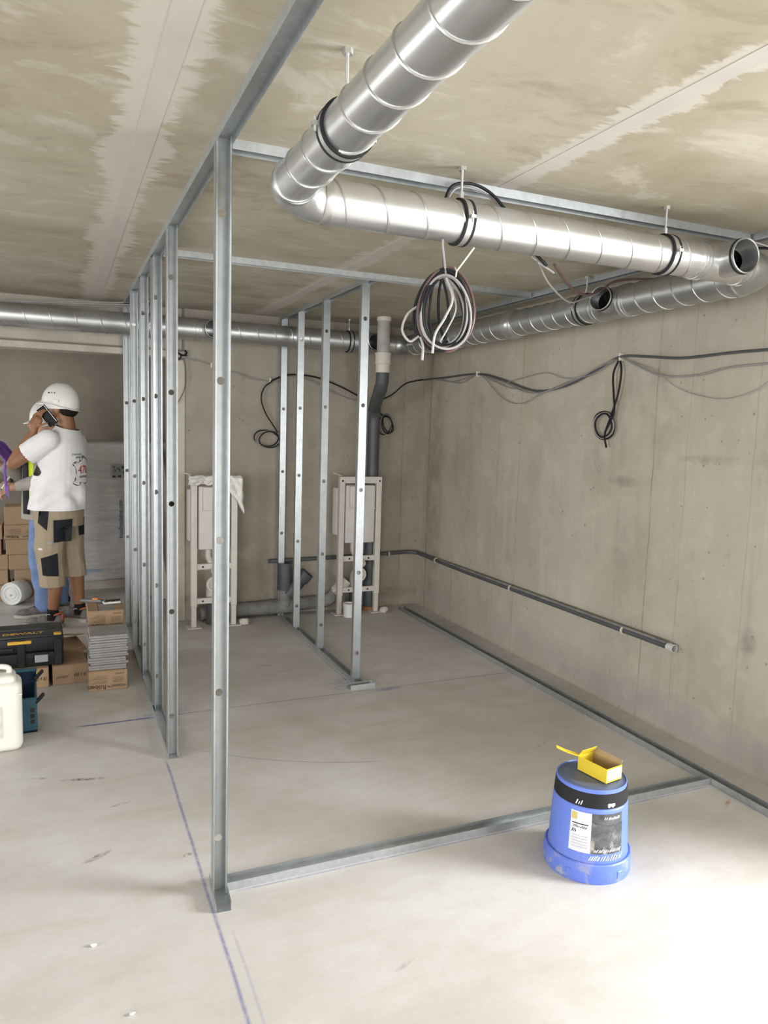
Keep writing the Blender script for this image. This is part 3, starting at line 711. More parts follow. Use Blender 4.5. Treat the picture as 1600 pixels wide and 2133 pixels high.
# bundle over the cross duct
ob = thing('cable_bundle', 'black cable arching over the cross duct at middle clamp', 'cable', (1.25, 2.29, 2.25))
cable('cable', [(1.19, 2.30, 2.30), (1.225, 2.305, 2.37), (1.30, 2.31, 2.392), (1.38, 2.31, 2.372), (1.445, 2.30, 2.312), (1.50, 2.30, 2.24), (1.62, 2.30, 2.155)], .0055, 'cable_k', ob)
cable('cable', [(1.20, 2.315, 2.29), (1.24, 2.318, 2.365), (1.31, 2.322, 2.382), (1.39, 2.322, 2.36), (1.46, 2.31, 2.30), (1.55, 2.31, 2.19), (1.66, 2.31, 2.135)], .004, 'cable_g', ob)
cs = thing('slack_cable', 'dark slack cables drooping under cross duct towards the right wall tee', 'cable', (2.0, 2.6, 2.1))
cable('cable', [(1.66, 2.31, 2.165), (1.92, 2.56, 2.155), (2.22, 2.84, 2.190), (2.46, 3.03, 2.262), (2.55, 3.05, 2.315), (2.64, 3.02, 2.335), (2.71, 2.90, 2.325), (2.75, 2.60, 2.31), (2.77, 2.40, 2.33)], .006, 'cable_r', cs)
cable('cable', [(1.58, 2.30, 2.165), (1.72, 2.42, 2.12), (1.95, 2.60, 2.10), (2.20, 2.83, 2.17), (2.45, 3.03, 2.25)], .0035, 'cable_g', cs)
# right edge drop
rc = thing('dropping_cable', 'black and white cables dropping at right picture edge', 'cable', (2.6, 2.0, 1.9))
cable('cable', [(2.50, 2.33, 2.315), (2.62, 2.20, 2.315), (2.70, 2.12, 2.25), (2.735, 2.09, 2.14), (2.74, 2.085, 1.98), (2.735, 2.09, 1.80), (2.73, 2.10, 1.65)], .006, 'cable_k', rc)
cable('cable', [(2.42, 2.16, 2.32), (2.55, 2.08, 2.26), (2.63, 2.05, 2.15), (2.67, 2.03, 1.98), (2.69, 2.05, 1.78), (2.74, 2.2, 1.45)], .003, 'cable_w', rc)
# back wall line
YK = 5.862
bl = thing('wall_cable_run', 'thin white and black cables strung along the back wall', 'cable', (1.6, YK, 1.9))
cable('cable', [(.86, YK, 2.045), (.98, YK, 2.03), (1.10, YK, 1.995), (1.27, YK, 1.955), (1.40, YK, 1.91), (1.55, YK, 1.905)], .003, 'cable_w', bl)
cable('cable', [(.86, YK - .006, 2.035), (1.0, YK - .006, 2.02), (1.2, YK - .006, 1.972), (1.38, YK - .006, 1.925), (1.55, YK - .006, 1.895)], .003, 'cable_w', bl)
cable('cable', [(1.55, YK - .008, 1.90), (1.64, YK - .008, 1.945), (1.75, YK - .008, 1.965), (1.92, YK - .008, 1.955), (2.10, YK - .008, 1.905), (2.28, YK - .008, 1.83), (2.36, 5.85, 1.78)], .006, 'cable_k', bl)
cable('cable', [(1.6, YK, 1.90), (1.72, YK, 1.955), (1.85, YK, 1.95), (2.0, YK, 1.88), (2.2, YK, 1.80), (2.35, YK, 1.765)], .003, 'cable_g', bl)
cable('cable', [(1.7, YK - .004, 1.955), (1.9, YK - .004, 1.92), (2.1, YK - .004, 1.83), (2.33, YK - .004, 1.77)], .003, 'cable_g', bl)
for (x, z) in ((1.085, 1.99), (1.55, 1.90)):
    obj('wall_clip', B().rbox(x - .008, x + .008, YK - .012, YB, z - .012, z + .03, .003, 1), 'tie', bl)
jb = thing('cable_knot', 'dark knot of cable ends at top corner of the opening', 'cable', (.86, 5.86, 2.05))
cable('wire_end', [(.80, 5.85, 2.11), (.84, 5.84, 2.07), (.875, 5.85, 2.06), (.90, 5.86, 2.08), (.885, 5.855, 2.10)], .006, 'cable_k', jb)
cable('wire_end', [(.84, 5.85, 2.02), (.86, 5.84, 2.055), (.90, 5.85, 2.06)], .005, 'cable_k', jb)
cable('wire_end', [(.87, 5.85, 2.04), (.885, 5.85, 1.98), (.892, 5.85, 1.88), (.875, 5.85, 1.79), (.83, 5.85, 1.70), (.80, 5.85, 1.66)], .003, 'cable_r', jb)
for k in range(4):
    cable('wire_end', [(.85, 5.85, 2.05), (.79 - .01 * k, 5.82, 2.10), (.72 - .012 * k, 5.78, 2.17), (.66 - .01 * k, 5.76, 2.28)], .003, 'cable_w', jb)
tc = thing('duct_top_cables', 'white cables lying along the top of the left duct', 'cable', (0, 5.72, 2.33))
for k in range(3):
    cable('cable', [(-.8, 5.72, 2.312 + .006 * k), (-.3, 5.70, 2.322 + .006 * k), (.05, 5.70, 2.338 + .010 * k), (.35, 5.70, 2.352 + .014 * k), (.52, 5.71, 2.362 + .012 * k), (.66, 5.74, 2.33 - .02 * k)], .0038, 'cable_w' if k else 'cable_g', tc)
def wall_coil(name, label, c, axis, rx, rz, turns, lead, mat='cable_k', tails=()):
    o = thing(name, label, 'cable coil', c); c = Vector(c)
    e1, e2 = ((Vector((1, 0, 0)), Vector((0, -1, 0))) if axis == 'x' else (Vector((0, -1, 0)), Vector((-1, 0, 0))))
    for k in range(turns):
        sx, sz = rx * (1 - .12 * k + .05 * (k % 2)), rz * (1 - .06 * k); tl = .25 * (k - 1)
        pts = []
        for i in range(16):
            a = 2 * PI * i / 16; x, z = sx * math.cos(a), sz * math.sin(a)
            pts.append(c + e1 * (x * math.cos(tl) - z * math.sin(tl) + .006 * k) + Vector((0, 0, x * math.sin(tl) + z * math.cos(tl))) + e2 * (.006 + .007 * k + .004 * math.sin(3 * a)))
        obj('cable_loop', B().sweep(spline(pts, 4, True), .0048, 8, close=True), mat if k != 1 else 'cable_g', o, True)
    for l in lead: cable('cable_lead', l, .0055, mat, o)
    for (l, r, m) in tails: cable('loose_end', l, r, m, o)
    return o
wall_coil('wall_cable_coil', 'black cable coil low-hanging on back wall between partitions', (1.525, 5.855, 1.445), 'x', .105, .066, 3,
          [[(1.56, 5.852, 1.90), (1.50, 5.85, 1.85), (1.475, 5.848, 1.76), (1.51, 5.845, 1.65), (1.57, 5.845, 1.56), (1.61, 5.845, 1.50)]])
wall_coil('wall_cable_coil', 'small black cable coil beside the grey drain pipe', (2.555, 5.86, 1.59), 'x', .062, .088, 4,
          [[(2.43, 5.845, 1.80), (2.46, 5.845, 1.74), (2.50, 5.845, 1.69), (2.53, 5.85, 1.665)], [(2.44, 5.84, 1.77), (2.60, 5.845, 1.84), (2.72, 5.85, 1.935), (2.80, 5.855, 1.965), (2.90, 5.86, 1.987)]])
wall_coil('wall_cable_coil', 'black cable coil hanging on the right wall from a clip', (2.905, 3.47, 1.612), 'y', .092, .078, 3,
          [[(2.90, 3.375, 1.985), (2.885, 3.40, 1.90), (2.885, 3.385, 1.78), (2.885, 3.375, 1.68), (2.885, 3.44, 1.57)],
           [(2.90, 3.37, 1.985), (2.885, 3.335, 1.91), (2.885, 3.35, 1.79), (2.885, 3.395, 1.67), (2.885, 3.44, 1.56), (2.885, 3.42, 1.485)]],
          tails=[([(2.9, 3.50, 1.54), (2.89, 3.53, 1.46), (2.89, 3.51, 1.38), (2.89, 3.47, 1.33)], .0018, 'cable_w')])
XK = 2.905
rl = thing('wall_cable_run', 'sagging bundle of grey and black cables along the right wall', 'cable', (XK, 4, 1.9))
def rw(pts, r, m): cable('cable', [(XK - o_, y, z) for (y, z, o_) in pts], r, m, rl)
rw([(5.87, 1.985, .002), (5.45, 1.985, 0), (4.93, 1.985, .004), (4.6, 1.93, .004), (4.25, 1.845, .004), (4.05, 1.832, .004), (3.80, 1.865, .004), (3.55, 1.94, .004), (3.36, 1.995, .01), (3.15, 1.98, .006), (2.9, 1.955, .006), (2.6, 1.958, .006), (2.3, 1.955, .006), (1.7, 1.96, .006)], .007, 'pvc_g')
rw([(4.95, 1.985, .01), (4.55, 1.905, .01), (4.28, 1.83, .01), (4.05, 1.825, .01), (3.75, 1.885, .01), (3.5, 1.965, .01), (3.37, 1.995, .012)], .004, 'cable_g')
rw([(5.6, 1.97, .008), (5.3, 1.945, .008), (5.0, 1.975, .008), (4.85, 1.96, .008), (4.55, 1.79, .008), (4.32, 1.755, .008), (4.08, 1.82, .008), (3.7, 1.905, .012), (3.4, 1.985, .012)], .003, 'cable_g')
rw([(4.6, 1.89, .012), (4.3, 1.93, .012), (4.05, 1.945, .012), (3.85, 1.90, .012), (3.6, 1.91, .012), (3.4, 1.985, .012)], .0025, 'cable_g')
rw([(3.35, 1.99, .01), (3.18, 1.92, .01), (3.02, 1.87, .01), (2.80, 1.865, .01), (2.62, 1.89, .01), (2.35, 1.895, .01), (1.7, 1.90, .01)], .005, 'cable_g')
rw([(3.35, 1.985, .012), (3.1, 1.91, .012), (2.9, 1.80, .012), (2.65, 1.745, .012), (2.45, 1.78, .012), (2.25, 1.88, .012), (1.8, 1.92, .012)], .0022, 'cable_g')
rw([(5.55, 1.978, .002), (5.2, 1.93, .002), (4.95, 1.98, .002), (4.7, 1.92, .002), (4.45, 1.86, .002), (4.1, 1.835, .002)], .003, 'cable_g')
for (y, z) in ((4.93, 1.985), (3.365, 1.995)):
    obj('wall_clip', B().rbox(XK - .016, XW, y - .007, y + .007, z - .022, z + .022, .003, 1), 'tie', rl)

# ------------------------------------------------------------------ blue bucket and yellow box
t = NT('blue_bucket_plastic'); f = t.noise(9, 4); d = t.noise(14, 5, .7); Zc = t.xyz()[2]
cb = t.ramp(f, [(.3, (.105, .17, .56)), (.7, (.125, .20, .62))])
cb = t.mix(t.math('MULTIPLY', t.remap(d, .53, .62, 0, .75), t.remap(Zc, .10, .02, .0, 1.0)), cb, (.40, .37, .33))
M['bucket'] = t.out(cb, .42)
t = NT('bucket_label_dark'); v = t.noise(16, 5, .7, (1, 1, 1.6), dist=.8); v2 = t.noise(30, 4, .7, (1, 1, .5))
cl = t.ramp(v, [(.35, (.035, .035, .04)), (.55, (.10, .10, .11)), (.72, (.26, .25, .25))])
cl = t.mix(t.math('MULTIPLY', t.remap(v2, .52, .62, 0, .8), t.remap(t.xyz()[2], .18, .10, 0, 1)), cl, (.55, .52, .45))
M['label_d'] = t.out(cl, .5)
M['label_w'] = simple('bucket_label_white', (.62, .63, .68), .5, var=.10, scale=10)
M['ink'] = simple('black_ink', (.03, .03, .03), .6)
M['ink_w'] = simple('white_ink', (.8, .8, .8), .5)
M['gold'] = simple('gold_dot', (.50, .40, .12), .5)
bx, by = 1.752, 2.045
bk = thing('blue_bucket', 'blue plastic bucket upside down with black band and worn label', 'bucket', (bx, by, 0))
prof = [(.0, .327), (.118, .327), (.1225, .3255), (.1235, .321), (.1285, .262), (.1305, .2595), (.1315, .255), (.140, .085), (.142, .075), (.142, .012), (.136, .012), (.12, .31), (.0, .31)]
obj('shell', B().lathe(prof, (bx, by, 0), (0, 0, 1), 56), 'bucket', bk, True, angle=30)
obj('base_ridge', B().lathe([(.119, .3265), (.1215, .331), (.1235, .3295), (.124, .324)], (bx, by, 0), (0, 0, 1), 56, True), 'bucket', bk, True)
obj('base_dish', B().lathe([(.0, .3278), (.095, .3278), (.098, .3292), (.101, .3278), (.1185, .3276)], (bx, by, 0), (0, 0, 1), 48), simple('bucket_base_slate', (.10, .13, .22), .45), bk, True)
obj('black_band', B().lathe([(.1242, .317), (.1255, .317), (.1297, .2655), (.1285, .2655)], (bx, by, 0), (0, 0, 1), 56, True), 'rubber', bk, True)
obj('rim_flange', B().lathe([(.141, .07), (.150, .072), (.154, .068), (.1555, .010), (.152, .0), (.148, .0), (.1505, .01), (.149, .064), (.141, .062)], (bx, by, 0), (0, 0, 1), 56, True), 'bucket', bk, True)
for k in range(26):
    a = 2 * PI * k / 26; q = Vector((bx + .1535 * math.cos(a), by + .1535 * math.sin(a), .030))
    if k % 5 == 0: obj('rim_catch', B().rbox(-.006, .004, -.010, .010, -.014, .014, .002, 1, mtx=Matrix.Translation(q) @ Matrix.Rotation(a, 4, 'Z')), 'bucket', bk)
def wrap(a0, a1, z0, z1, off, mat, name, parent, n=14):
    def rr(z): return .1315 + (.255 - z) / (.255 - .085) * .0085 + off
    b = B(); vs = []; fs = []
    for j in range(5):
        z = z0 + (z1 - z0) * j / 4
        for i in range(n + 1):
            a = a0 + (a1 - a0) * i / n; r = rr(z); vs += [(bx + r * math.cos(a), by + r * math.sin(a), z)]
    for j in range(4):
        for i in range(n): fs.append((j * (n + 1) + i, j * (n + 1) + i + 1, (j + 1) * (n + 1) + i + 1, (j + 1) * (n + 1) + i))
    o = obj(name, b.add(vs, fs), mat, parent, True); return o
def wrap_text(body, size, ac, z, flip, mat, name, parent, sx=1.0):
    b = text_mesh(body, size, sx=sx); 
    for v in b.v:
        x, y = (-v.x, -v.y) if flip else (v.x, v.y)
        r = .1315 + (.255 - z - y) / .17 * .0085 + .0012 + v.z; a = ac + x / .135
        v.x, v.y, v.z = bx + r * math.cos(a), by + r * math.sin(a), z + y
    return obj(name, b, mat, parent)
fa = math.atan2(-by, -bx)          # side that faces the room's door end
wrap(fa - .47, fa + .08, .105, .248, .0006, 'label_w', 'label', bk)
wrap(fa + .08, fa + .98, .105, .248, .0006, 'label_d', 'label', bk, 20)
wrap(fa - .44, fa - .30, .218, .243, .0012, 'gold', 'label_dot', bk, 6)
wrap(fa - .42, fa + .0, .203, .2065, .0012, 'ink', 'label_rule', bk, 8)
simple('grey_ink', (.4, .4, .42), .6)
def wrap_strokes(name, a0, a1, z, h, mat, seed, off=.0012, slant=.35):
    """worn print too smeared to read, as uneven strokes round the bucket"""
    rnd = random.Random(seed); b = B(); a = a0
    while a < a1:
        w = rnd.uniform(.25, .55) * h; hh = h * rnd.uniform(.6, 1); vs = []
        for (da, dz) in ((0, 0), (w * .5, 0), (w * .5 + slant * hh, hh), (slant * hh, hh)):
            zz = z + dz; r = .1315 + (.255 - zz) / .17 * .0085 + off; vs.append((bx + r * math.cos(a + da / .135), by + r * math.sin(a + da / .135), zz))
        b.add(vs, [(0, 1, 2, 3)]); a += w / .135 * rnd.uniform(.9, 1.5)
    o = obj(name, b, mat, bk); o['kind'] = 'stuff'; return o
wrap_strokes('label_text', fa - .40, fa - .05, .190, .010, 'ink', 1); wrap_strokes('label_text', fa - .42, fa - .30, .172, .013, 'ink', 2)
for k in range(5): wrap_strokes('label_text', fa - .40, fa + .0, .160 - .010 * k, .005, bpy.data.materials['grey_ink'], 10 + k)
wrap_strokes('brand_text', fa + .05, fa + .92, .082, .019, 'ink_w', 3, slant=.5); wrap_strokes('brand_text', fa + .15, fa + .9, .112, .012, 'ink_w', 4, slant=.7)
wrap_strokes('brand_text', fa + .4, fa + .85, .228, .011, 'ink_w', 5)
wrap(fa + .50, fa + .72, .268, .284, -.0016, 'ink_w', 'sticker', bk, 6)
wrap_strokes('band_mark', fa - .38, fa - .24, .272, .018, 'ink_w', 6, off=-.0012)
bk_h = .3305
# the yellow box stands open on the bucket
M['ybox'] = simple('yellow_card', (.70, .52, .03), .55, var=.06)
M['kraft'] = simple('kraft_inside', (.36, .26, .15), .8, var=.1)
yb = thing('yellow_box', 'open yellow cardboard screw box on top of the blue bucket', 'cardboard box', (bx + .03, by - .005, bk_h), math.radians(-80))
L_, W_, Hh, th = .066, .041, .052, .0018
ymt = lambda n, b, m: obj(n, b, m, yb, False, True)
ymt('bottom', B().box(-L_, L_, -W_, W_, 0, th), 'ybox')
for s, n in ((-1, 'side_panel'), (1, 'side_panel')):
    y0, y1 = sorted((s * W_, s * (W_ - th))); ymt(n, B().box(-L_, L_, y0, y1, th, Hh), 'ybox')
    y2, y3 = sorted((s * (W_ - th), s * (W_ - th - .0005))); ymt('lining', B().box(-L_ + th, L_ - th, y2, y3, th, Hh - .001), 'kraft')
    x0, x1 = sorted((s * L_, s * (L_ - th))); ymt('end_panel', B().box(x0, x1, -W_ + th, W_ - th, th, Hh if s > 0 else Hh * .98), 'ybox')
ymt('floor_lining', B().box(-L_ + th, L_ - th, -W_ + th, W_ - th, th, th + .0006), 'kraft')
fl = Matrix.Translation((-L_ + .01, -W_ + .012, Hh)) @ Matrix.Rotation(math.radians(50), 4, 'Z') @ Matrix.Rotation(math.radians(14), 4, 'Y')
ymt('lid_flap', B().box(-.060, 0, -.013, .013, -th, 0, mtx=fl), 'ybox')
fl2 = fl @ Matrix.Translation((-.060, 0, 0)) @ Matrix.Rotation(math.radians(8), 4, 'Y')
ymt('tuck_flap', B().box(-.040, 0, -.012, .012, -th, 0, mtx=fl2), 'ybox')
bk_ = Matrix.Translation((-L_, 0, Hh)) @ Matrix.Rotation(math.radians(35), 4, 'Y')
ymt('end_flap', B().box(-.001, .001, -W_ + .002, W_ - .002, 0, .030, mtx=bk_), 'ybox')
sf = Matrix.Translation((0, W_, Hh)) @ Matrix.Rotation(math.radians(70), 4, 'X')
ymt('side_flap', B().box(-L_ + .004, L_ - .004, 0, .016, -th, 0, mtx=sf), 'kraft')
lm = frame_mtx((L_ + .0004, 0, Hh * .52), (0, 1, 0), (0, 0, 1))
ymt('label', B().box(L_, L_ + .0005, -W_ + .004, W_ - .003, .006, Hh - .005), simple('white_label', (.78, .76, .72), .6))
for k in range(4):
    rnd = random.Random(40 + k); b = B(); y_ = -W_ + .010
    while y_ < W_ - .010:
        w = rnd.uniform(.001, .003); b.box(L_ + .0005, L_ + .0009, y_, y_ + w, .012 + .0095 * k, .012 + .0095 * k + rnd.uniform(.003, .006)); y_ += w + rnd.uniform(.001, .003)
    o_ = ymt('label_text', b, bpy.data.materials['grey_ink']); o_['kind'] = 'stuff'

# ------------------------------------------------------------------ things at the left
def scribble(name, x0, x1, z, h, mtx, mat, parent, seed, n=14, slant=.25):
    """a worn line of print: uneven vertical strokes too blurred to read"""
    rnd = random.Random(seed); b = B(); x = x0
    while x < x1:
        w = rnd.uniform(.25, .6) * h; hh = h * rnd.uniform(.6, 1.0); sl = slant * hh
        b.prism([(x, z), (x + w * .45, z), (x + w * .45 + sl, z + hh), (x + sl, z + hh)], mtx, .0005); x += w * rnd.uniform(.8, 1.5)
    o = obj(name, b, mat, parent); o['kind'] = 'stuff'; return o
M['card'] = simple('brown_cardboard', (.335, .225, .135), .85, var=.09, scale=6, bump=.1)
M['card2'] = simple('pale_cardboard', (.40, .275, .17), .85, var=.08, scale=6, bump=.1)
M['brown_ink'] = simple('brown_print', (.10, .06, .04), .8)
def carton(loc, w, d, h, rz, label, group=None, mat='card', printed=0, open_top=False):
    o = thing('cardboard_carton', label, 'cardboard box', loc, rz, group); f = lambda n, b, m: obj(n, b, m, o, False, True)
    f('body', B().rbox(-w / 2, w / 2, 0, d, 0, h - .003, .004, 1), mat)
    if open_top:
        f('top_flap', B().rbox(-w / 2, -w * .22, .0, d, h - .004, h, .001, 1), mat)
        f('top_flap', B().rbox(w * .24, w / 2, .0, d * .6, h - .004, h, .001, 1), mat)
        f('grey_tile', B().box(-w * .2, w * .22, .01, d - .01, h - .004, h - .002), 'tile')
    else:
        f('top_flap', B().rbox(-w / 2 + .001, w / 2 - .001, 0, d / 2 - .001, h - .004, h, .001, 1), mat)
        f('top_flap', B().rbox(-w / 2 + .001, w / 2 - .001, d / 2 + .001, d, h - .004, h, .001, 1), mat)
    if printed:
        R0 = ROOT[o.name]
        up = frame_mtx(R0 @ Vector((0, -.0006, 0)), R0.to_3x3() @ Vector((-1, 0, 0)), (0, 0, -1))   # printed upside down
        for (bd, sz, x, z, sx) in (('R\u00f6ben', .036, -w * .27, .022, 1.05), ('VIGRANIT\u2122', .019, w * .22, .026, 1.0)) if printed == 1 else ():
            b = text_mesh(bd, sz, sx=sx, bold=.03); 
            if bd[0] == 'R': b.v = [Vector((v.x, v.y, v.z)) for v in b.v]
            mm = up @ Matrix.Translation((-x, -z, 0)); b.v = [mm @ v for v in b.v]; obj('print', b, 'brown_ink', o)
        if printed == 1:
            for k in range(6): scribble('fine_print', -w * .02 + .01, w * .40 - .012 * (k % 3), -.046 - .0085 * k, .0042, up, 'brown_ink', o, 5 + k, slant=0)
            for k in range(4): scribble('fine_print', -w * .40, -w * .12, -.050 - .0085 * k, .0042, up, 'brown_ink', o, 25 + k, slant=0)
            scribble('fine_print', -w * .42, -w * .22, -h + .016, .012, up, 'brown_ink', o, 77, slant=.8)
        if printed == 2:
            scribble('fine_print', w * .05, w * .33, -.055, .018, up, 'brown_ink', o, 81, slant=.9); scribble('fine_print', -w * .44, -w * .1, -.062, .022, up, 'brown_ink', o, 82, slant=.1)
    return o
M['tile'] = simple('grey_clay_tile', (.27, .255, .25), .8, var=.14, scale=10, bump=.2)
carton((.236, 4.44, 0), .215, .25, .118, math.radians(-2), 'brown printed carton on floor under the stack of grey tiles', printed=1)
random.seed(4); z = .118
ntile = 14
tile_lab = ['lowest', 'second lowest', 'third from bottom', 'fourth from bottom', 'fifth from bottom', 'sixth from bottom', 'seventh from bottom', 'seventh from top', 'sixth from top', 'fifth from top', 'fourth from top', 'third from top', 'second from top', 'topmost']
tmesh = None
for k in range(ntile):
    if tmesh is None:
        o = obj('clay_tile', B().rbox(-.104, .104, -.118, .118, 0, .0135, .003, 1), 'tile'); tmesh = o
    else:
        o = tmesh.copy(); COL.objects.link(o); ROOT[o.name] = Matrix()
    o.location = (.24 + random.uniform(-.006, .006), 4.575 + random.uniform(-.006, .006), z + .0003); o.rotation_euler = (0, 0, math.radians(random.uniform(-2.5, 2.5)))
    z += .0142 + (.0015 if k % 4 == 3 else 0)
    tag(o, f'grey clay tile, {tile_lab[k]} of the stack beside the studs', 'tile', 'stack of grey clay tiles')
for k, (zz, lab) in enumerate(((0, 'lowest brown carton of the stack behind the tiles'), (.118, 'middle brown carton of the stack behind the tiles'), (.236, 'open top carton with cutter and pouch, behind the tiles'))):
    carton((.245 + .006 * k, 4.91 + .01 * k, zz), .215, .34, .118, math.radians(-4 + 2 * k), lab, 'carton stack behind the tiles', printed=1 if k != 1 else 0, open_top=(k == 2))
zt = .3545
kn = thing('utility_knife', 'grey utility knife with orange slider on the open carton', 'knife', (.19, 5.18, zt), math.radians(-25))
kl = lambda n, b, m, sm=False: obj(n, b, m, kn, sm, True)
kl('handle', B().rbox(-.085, .06, -.016, .016, .0, .02, .006, 2), simple('knife_grey', (.16, .155, .15), .5), True)
kl('slider', B().rbox(-.005, .035, -.012, .012, .018, .028, .004, 2), simple('orange_plastic', (.85, .25, .03), .4), True)
kl('blade', B().box(.06, .10, -.008, .008, .008, .010), 'rod')
pch = thing('screw_pouch', 'clear plastic pouch of dark screws on the open carton', 'pouch', (.30, 5.12, zt), math.radians(10))
pl = lambda n, b, m, sm=False: obj(n, b, m, pch, sm, True)
pl('bag', B().rbox(-.055, .055, -.028, .028, 0, .014, .006, 2), 'film', True)
for k in range(7): pl('screw', B().cyl((-.045 + .014 * k, -.018 + .006 * (k % 3), .017), (-.028 + .014 * k, .014 - .005 * (k % 2), .018), .0045, seg=8), 'ink')
# cartons and the tool case
carton((-.185, 4.60, 0), .215, .36, .118, math.radians(1), 'brown carton under the left half of the black tool case', printed=2, mat='card2')
carton((.040, 4.62, 0), .195, .36, .118, math.radians(5), 'brown carton under the right end of the black tool case', printed=2)
carton((-.43, 4.60, 0), .215, .36, .118, 0, 'brown carton at left picture edge under the tool case', mat='card2')
scr = thing('cardboard_sheets', 'loose torn brown cardboard flaps between tool case and tiles', 'cardboard', (.10, 5.05, 0))
for k, (x, y, zz, w, d, rx_, rz_) in enumerate(((.02, 5.10, .10, .2, .22, .16, .3), (.05, 5.16, .15, .11, .16, -.22, -.3), (-.05, 5.2, .09, .2, .2, .1, .5))):
    m_ = Matrix.Translation((x, y, zz)) @ Matrix.Rotation(rz_, 4, 'Z') @ Matrix.Rotation(rx_, 4, 'X')
    obj('flap', B().rbox(-w / 2, w / 2, -d / 2, d / 2, 0, .004, .001, 1, mtx=m_), 'card' if k else 'card2', scr)
obj('crumpled_base', B().rbox(-.12, .10, 5.02, 5.26, 0, .07, .01, 1), 'card', scr)
M['case'] = simple('black_tool_case', (.022, .023, .026), .5, var=.35, scale=8, bump=.2)
M['case_t'] = simple('dusty_case_lid', (.060, .062, .066), .6, var=.3, scale=9, bump=.2)
M['yellow'] = simple('case_yellow', (.62, .36, .04), .5)
M['latch'] = simple('case_latch_grey', (.33, .36, .37), .45)
tcs = thing('tool_case', 'black plastic tool case with yellow lettering lying on brown cartons', 'tool case', (-.23, 4.63, .1185), math.radians(1.5))
f = lambda n, b, m, sm=False: obj(n, b, m, tcs, sm, True)
x0, x1, d_, hb, ht_ = -.30, .235, .31, .085, .175
f('lower_shell', B().rbox(x0, x1, .0, d_, 0, hb, .014, 2), 'case', True)
lid = f('lid', B().rbox(x0, x1, .0, d_, hb + .004, ht_, .016, 2), 'case', True)
f('lid_top', B().rbox(x0 + .01, x1 - .008, .012, d_ - .01, ht_ - .006, ht_ + .007, .005, 1), 'case_t', True)
f('lid_ridge', B().rbox(x0 + .05, x1 - .06, .15, .17, ht_ + .006, ht_ + .014, .003, 1), 'case_t', True)
for x in (-.23, .01, .205): f('rib', B().rbox(x - .022, x + .022, -.012, .01, .004, ht_ - .012, .006, 1), 'case', True)
f('handle', B().rbox(-.19, -.03, -.022, -.004, .105, .128, .008, 2), 'case', True)
f('badge', B().rbox(-.06, .065, -.014, .004, ht_ - .032, ht_ - .014, .003, 1), 'yellow')
for x in (-.255, .115):
    lt = f('latch', B().rbox(x - .036, x + .036, -.016, .004, .028, .072, .004, 1), 'latch', True)
    obj('latch_hinge', B().rbox(x - .03, x + .03, -.012, .002, .072, .088, .003, 1), 'case', tcs, True, True)
f('corner_clip', B().rbox(x1 - .052, x1 - .010, .010, .05, ht_ + .002, ht_ + .012, .004, 1), 'yellow', True)
b = text_mesh('DEWALT', .054, sx=1.0, bold=.03); m_ = frame_mtx((.02, .080, ht_ + .0072), (1, 0, 0), (0, 1, 0)); b.v = [m_ @ v for v in b.v]; f('lettering', b, 'yellow')
# teal tool box, open
M['teal'] = simple('teal_plastic', (.016, .075, .105), .45, var=.15)
M['teal_d'] = simple('navy_inside', (.006, .014, .030), .6)
tl = thing('open_tool_box', 'open teal plastic tool box behind the white jerrycan', 'tool box', (-.30, 3.93, 0), math.radians(2))
f = lambda n, b, m, sm=False: obj(n, b, m, tl, sm, True)
w_, dp, hf = .178, .27, .178
f('front_wall', B().rbox(-w_, w_, 0, .012, 0, hf, .004, 1), 'teal'); f('back_wall', B().rbox(-w_, w_, dp - .012, dp, 0, .185, .004, 1), 'teal_d')
for s in (-1, 1):
    a, c_ = sorted((s * w_, s * (w_ - .012))); f('side_wall', B().rbox(a, c_, .008, dp - .008, 0, hf, .004, 1), 'teal')
    a, c_ = sorted((s * (w_ - .012), s * (w_ - .014))); f('side_lining', B().box(a, c_, .012, dp - .012, .01, hf), 'teal_d')
f('bottom', B().box(-w_, w_, 0, dp, .002, .012), 'teal_d')
f('lid', B().rbox(-w_, w_, dp, dp + .025, .17, .235, .005, 1), 'teal_d'); f('lid_rim', B().rbox(-w_ - .004, w_ + .004, dp - .006, dp + .028, .228, .242, .004, 1), 'teal')
for k in range(3): f('side_slot', B().rbox(w_ - .03, w_ - .012, -.002, .002, .045 + .03 * k, .066 + .03 * k, .001, 1), 'ink')
for (y_, z_) in ((.01, .155), (dp - .02, .20)):
    f('latch_arm', B().rbox(-.01, .048, -.012, .012, -.008, .008, .004, 1, mtx=Matrix.Translation((w_, y_, z_)) @ Matrix.Rotation(math.radians(-48), 4, 'Y')), 'rubber')
f('sticker', B().box(.055, .092, -.0012, 0, .008, .045), 'white')
# jerrycan
M['jerry'] = simple('milky_plastic', (.66, .64, .58), .42, var=.05, scale=7)
jc = thing('jerrycan', 'milky white plastic jerrycan at left picture edge', 'jerrycan', (-.31, 3.80, 0), math.radians(3))
f = lambda n, b, m, sm=False: obj(n, b, m, jc, sm, True)
body = f('body', B().rbox(-.14, .128, -.085, .09, .0, .335, .036, 4), 'jerry', True)
f('shoulder', B().rbox(-.115, .104, -.065, .07, .31, .363, .024, 3), 'jerry', True)
f('handle', B().sweep(spline([(.075, 0, .345), (.07, 0, .385), (.0, 0, .392), (-.03, 0, .355)], 6), .013, 12), 'jerry', True)
f('waist_groove', B().rbox(-.141, .129, -.086, .091, .272, .279, .0025, 1), 'jerry')
f('label', B().box(-.12, .045, -.0862, -.0852, .075, .225), simple('grey_label', (.50, .49, .48), .6, var=.12, scale=25))
f('cap', B().lathe([(.0, .0), (.026, .0), (.026, .025), (.0, .03)], (-.085, 0, .355), (0, 0, 1), 24), 'jerry', True)
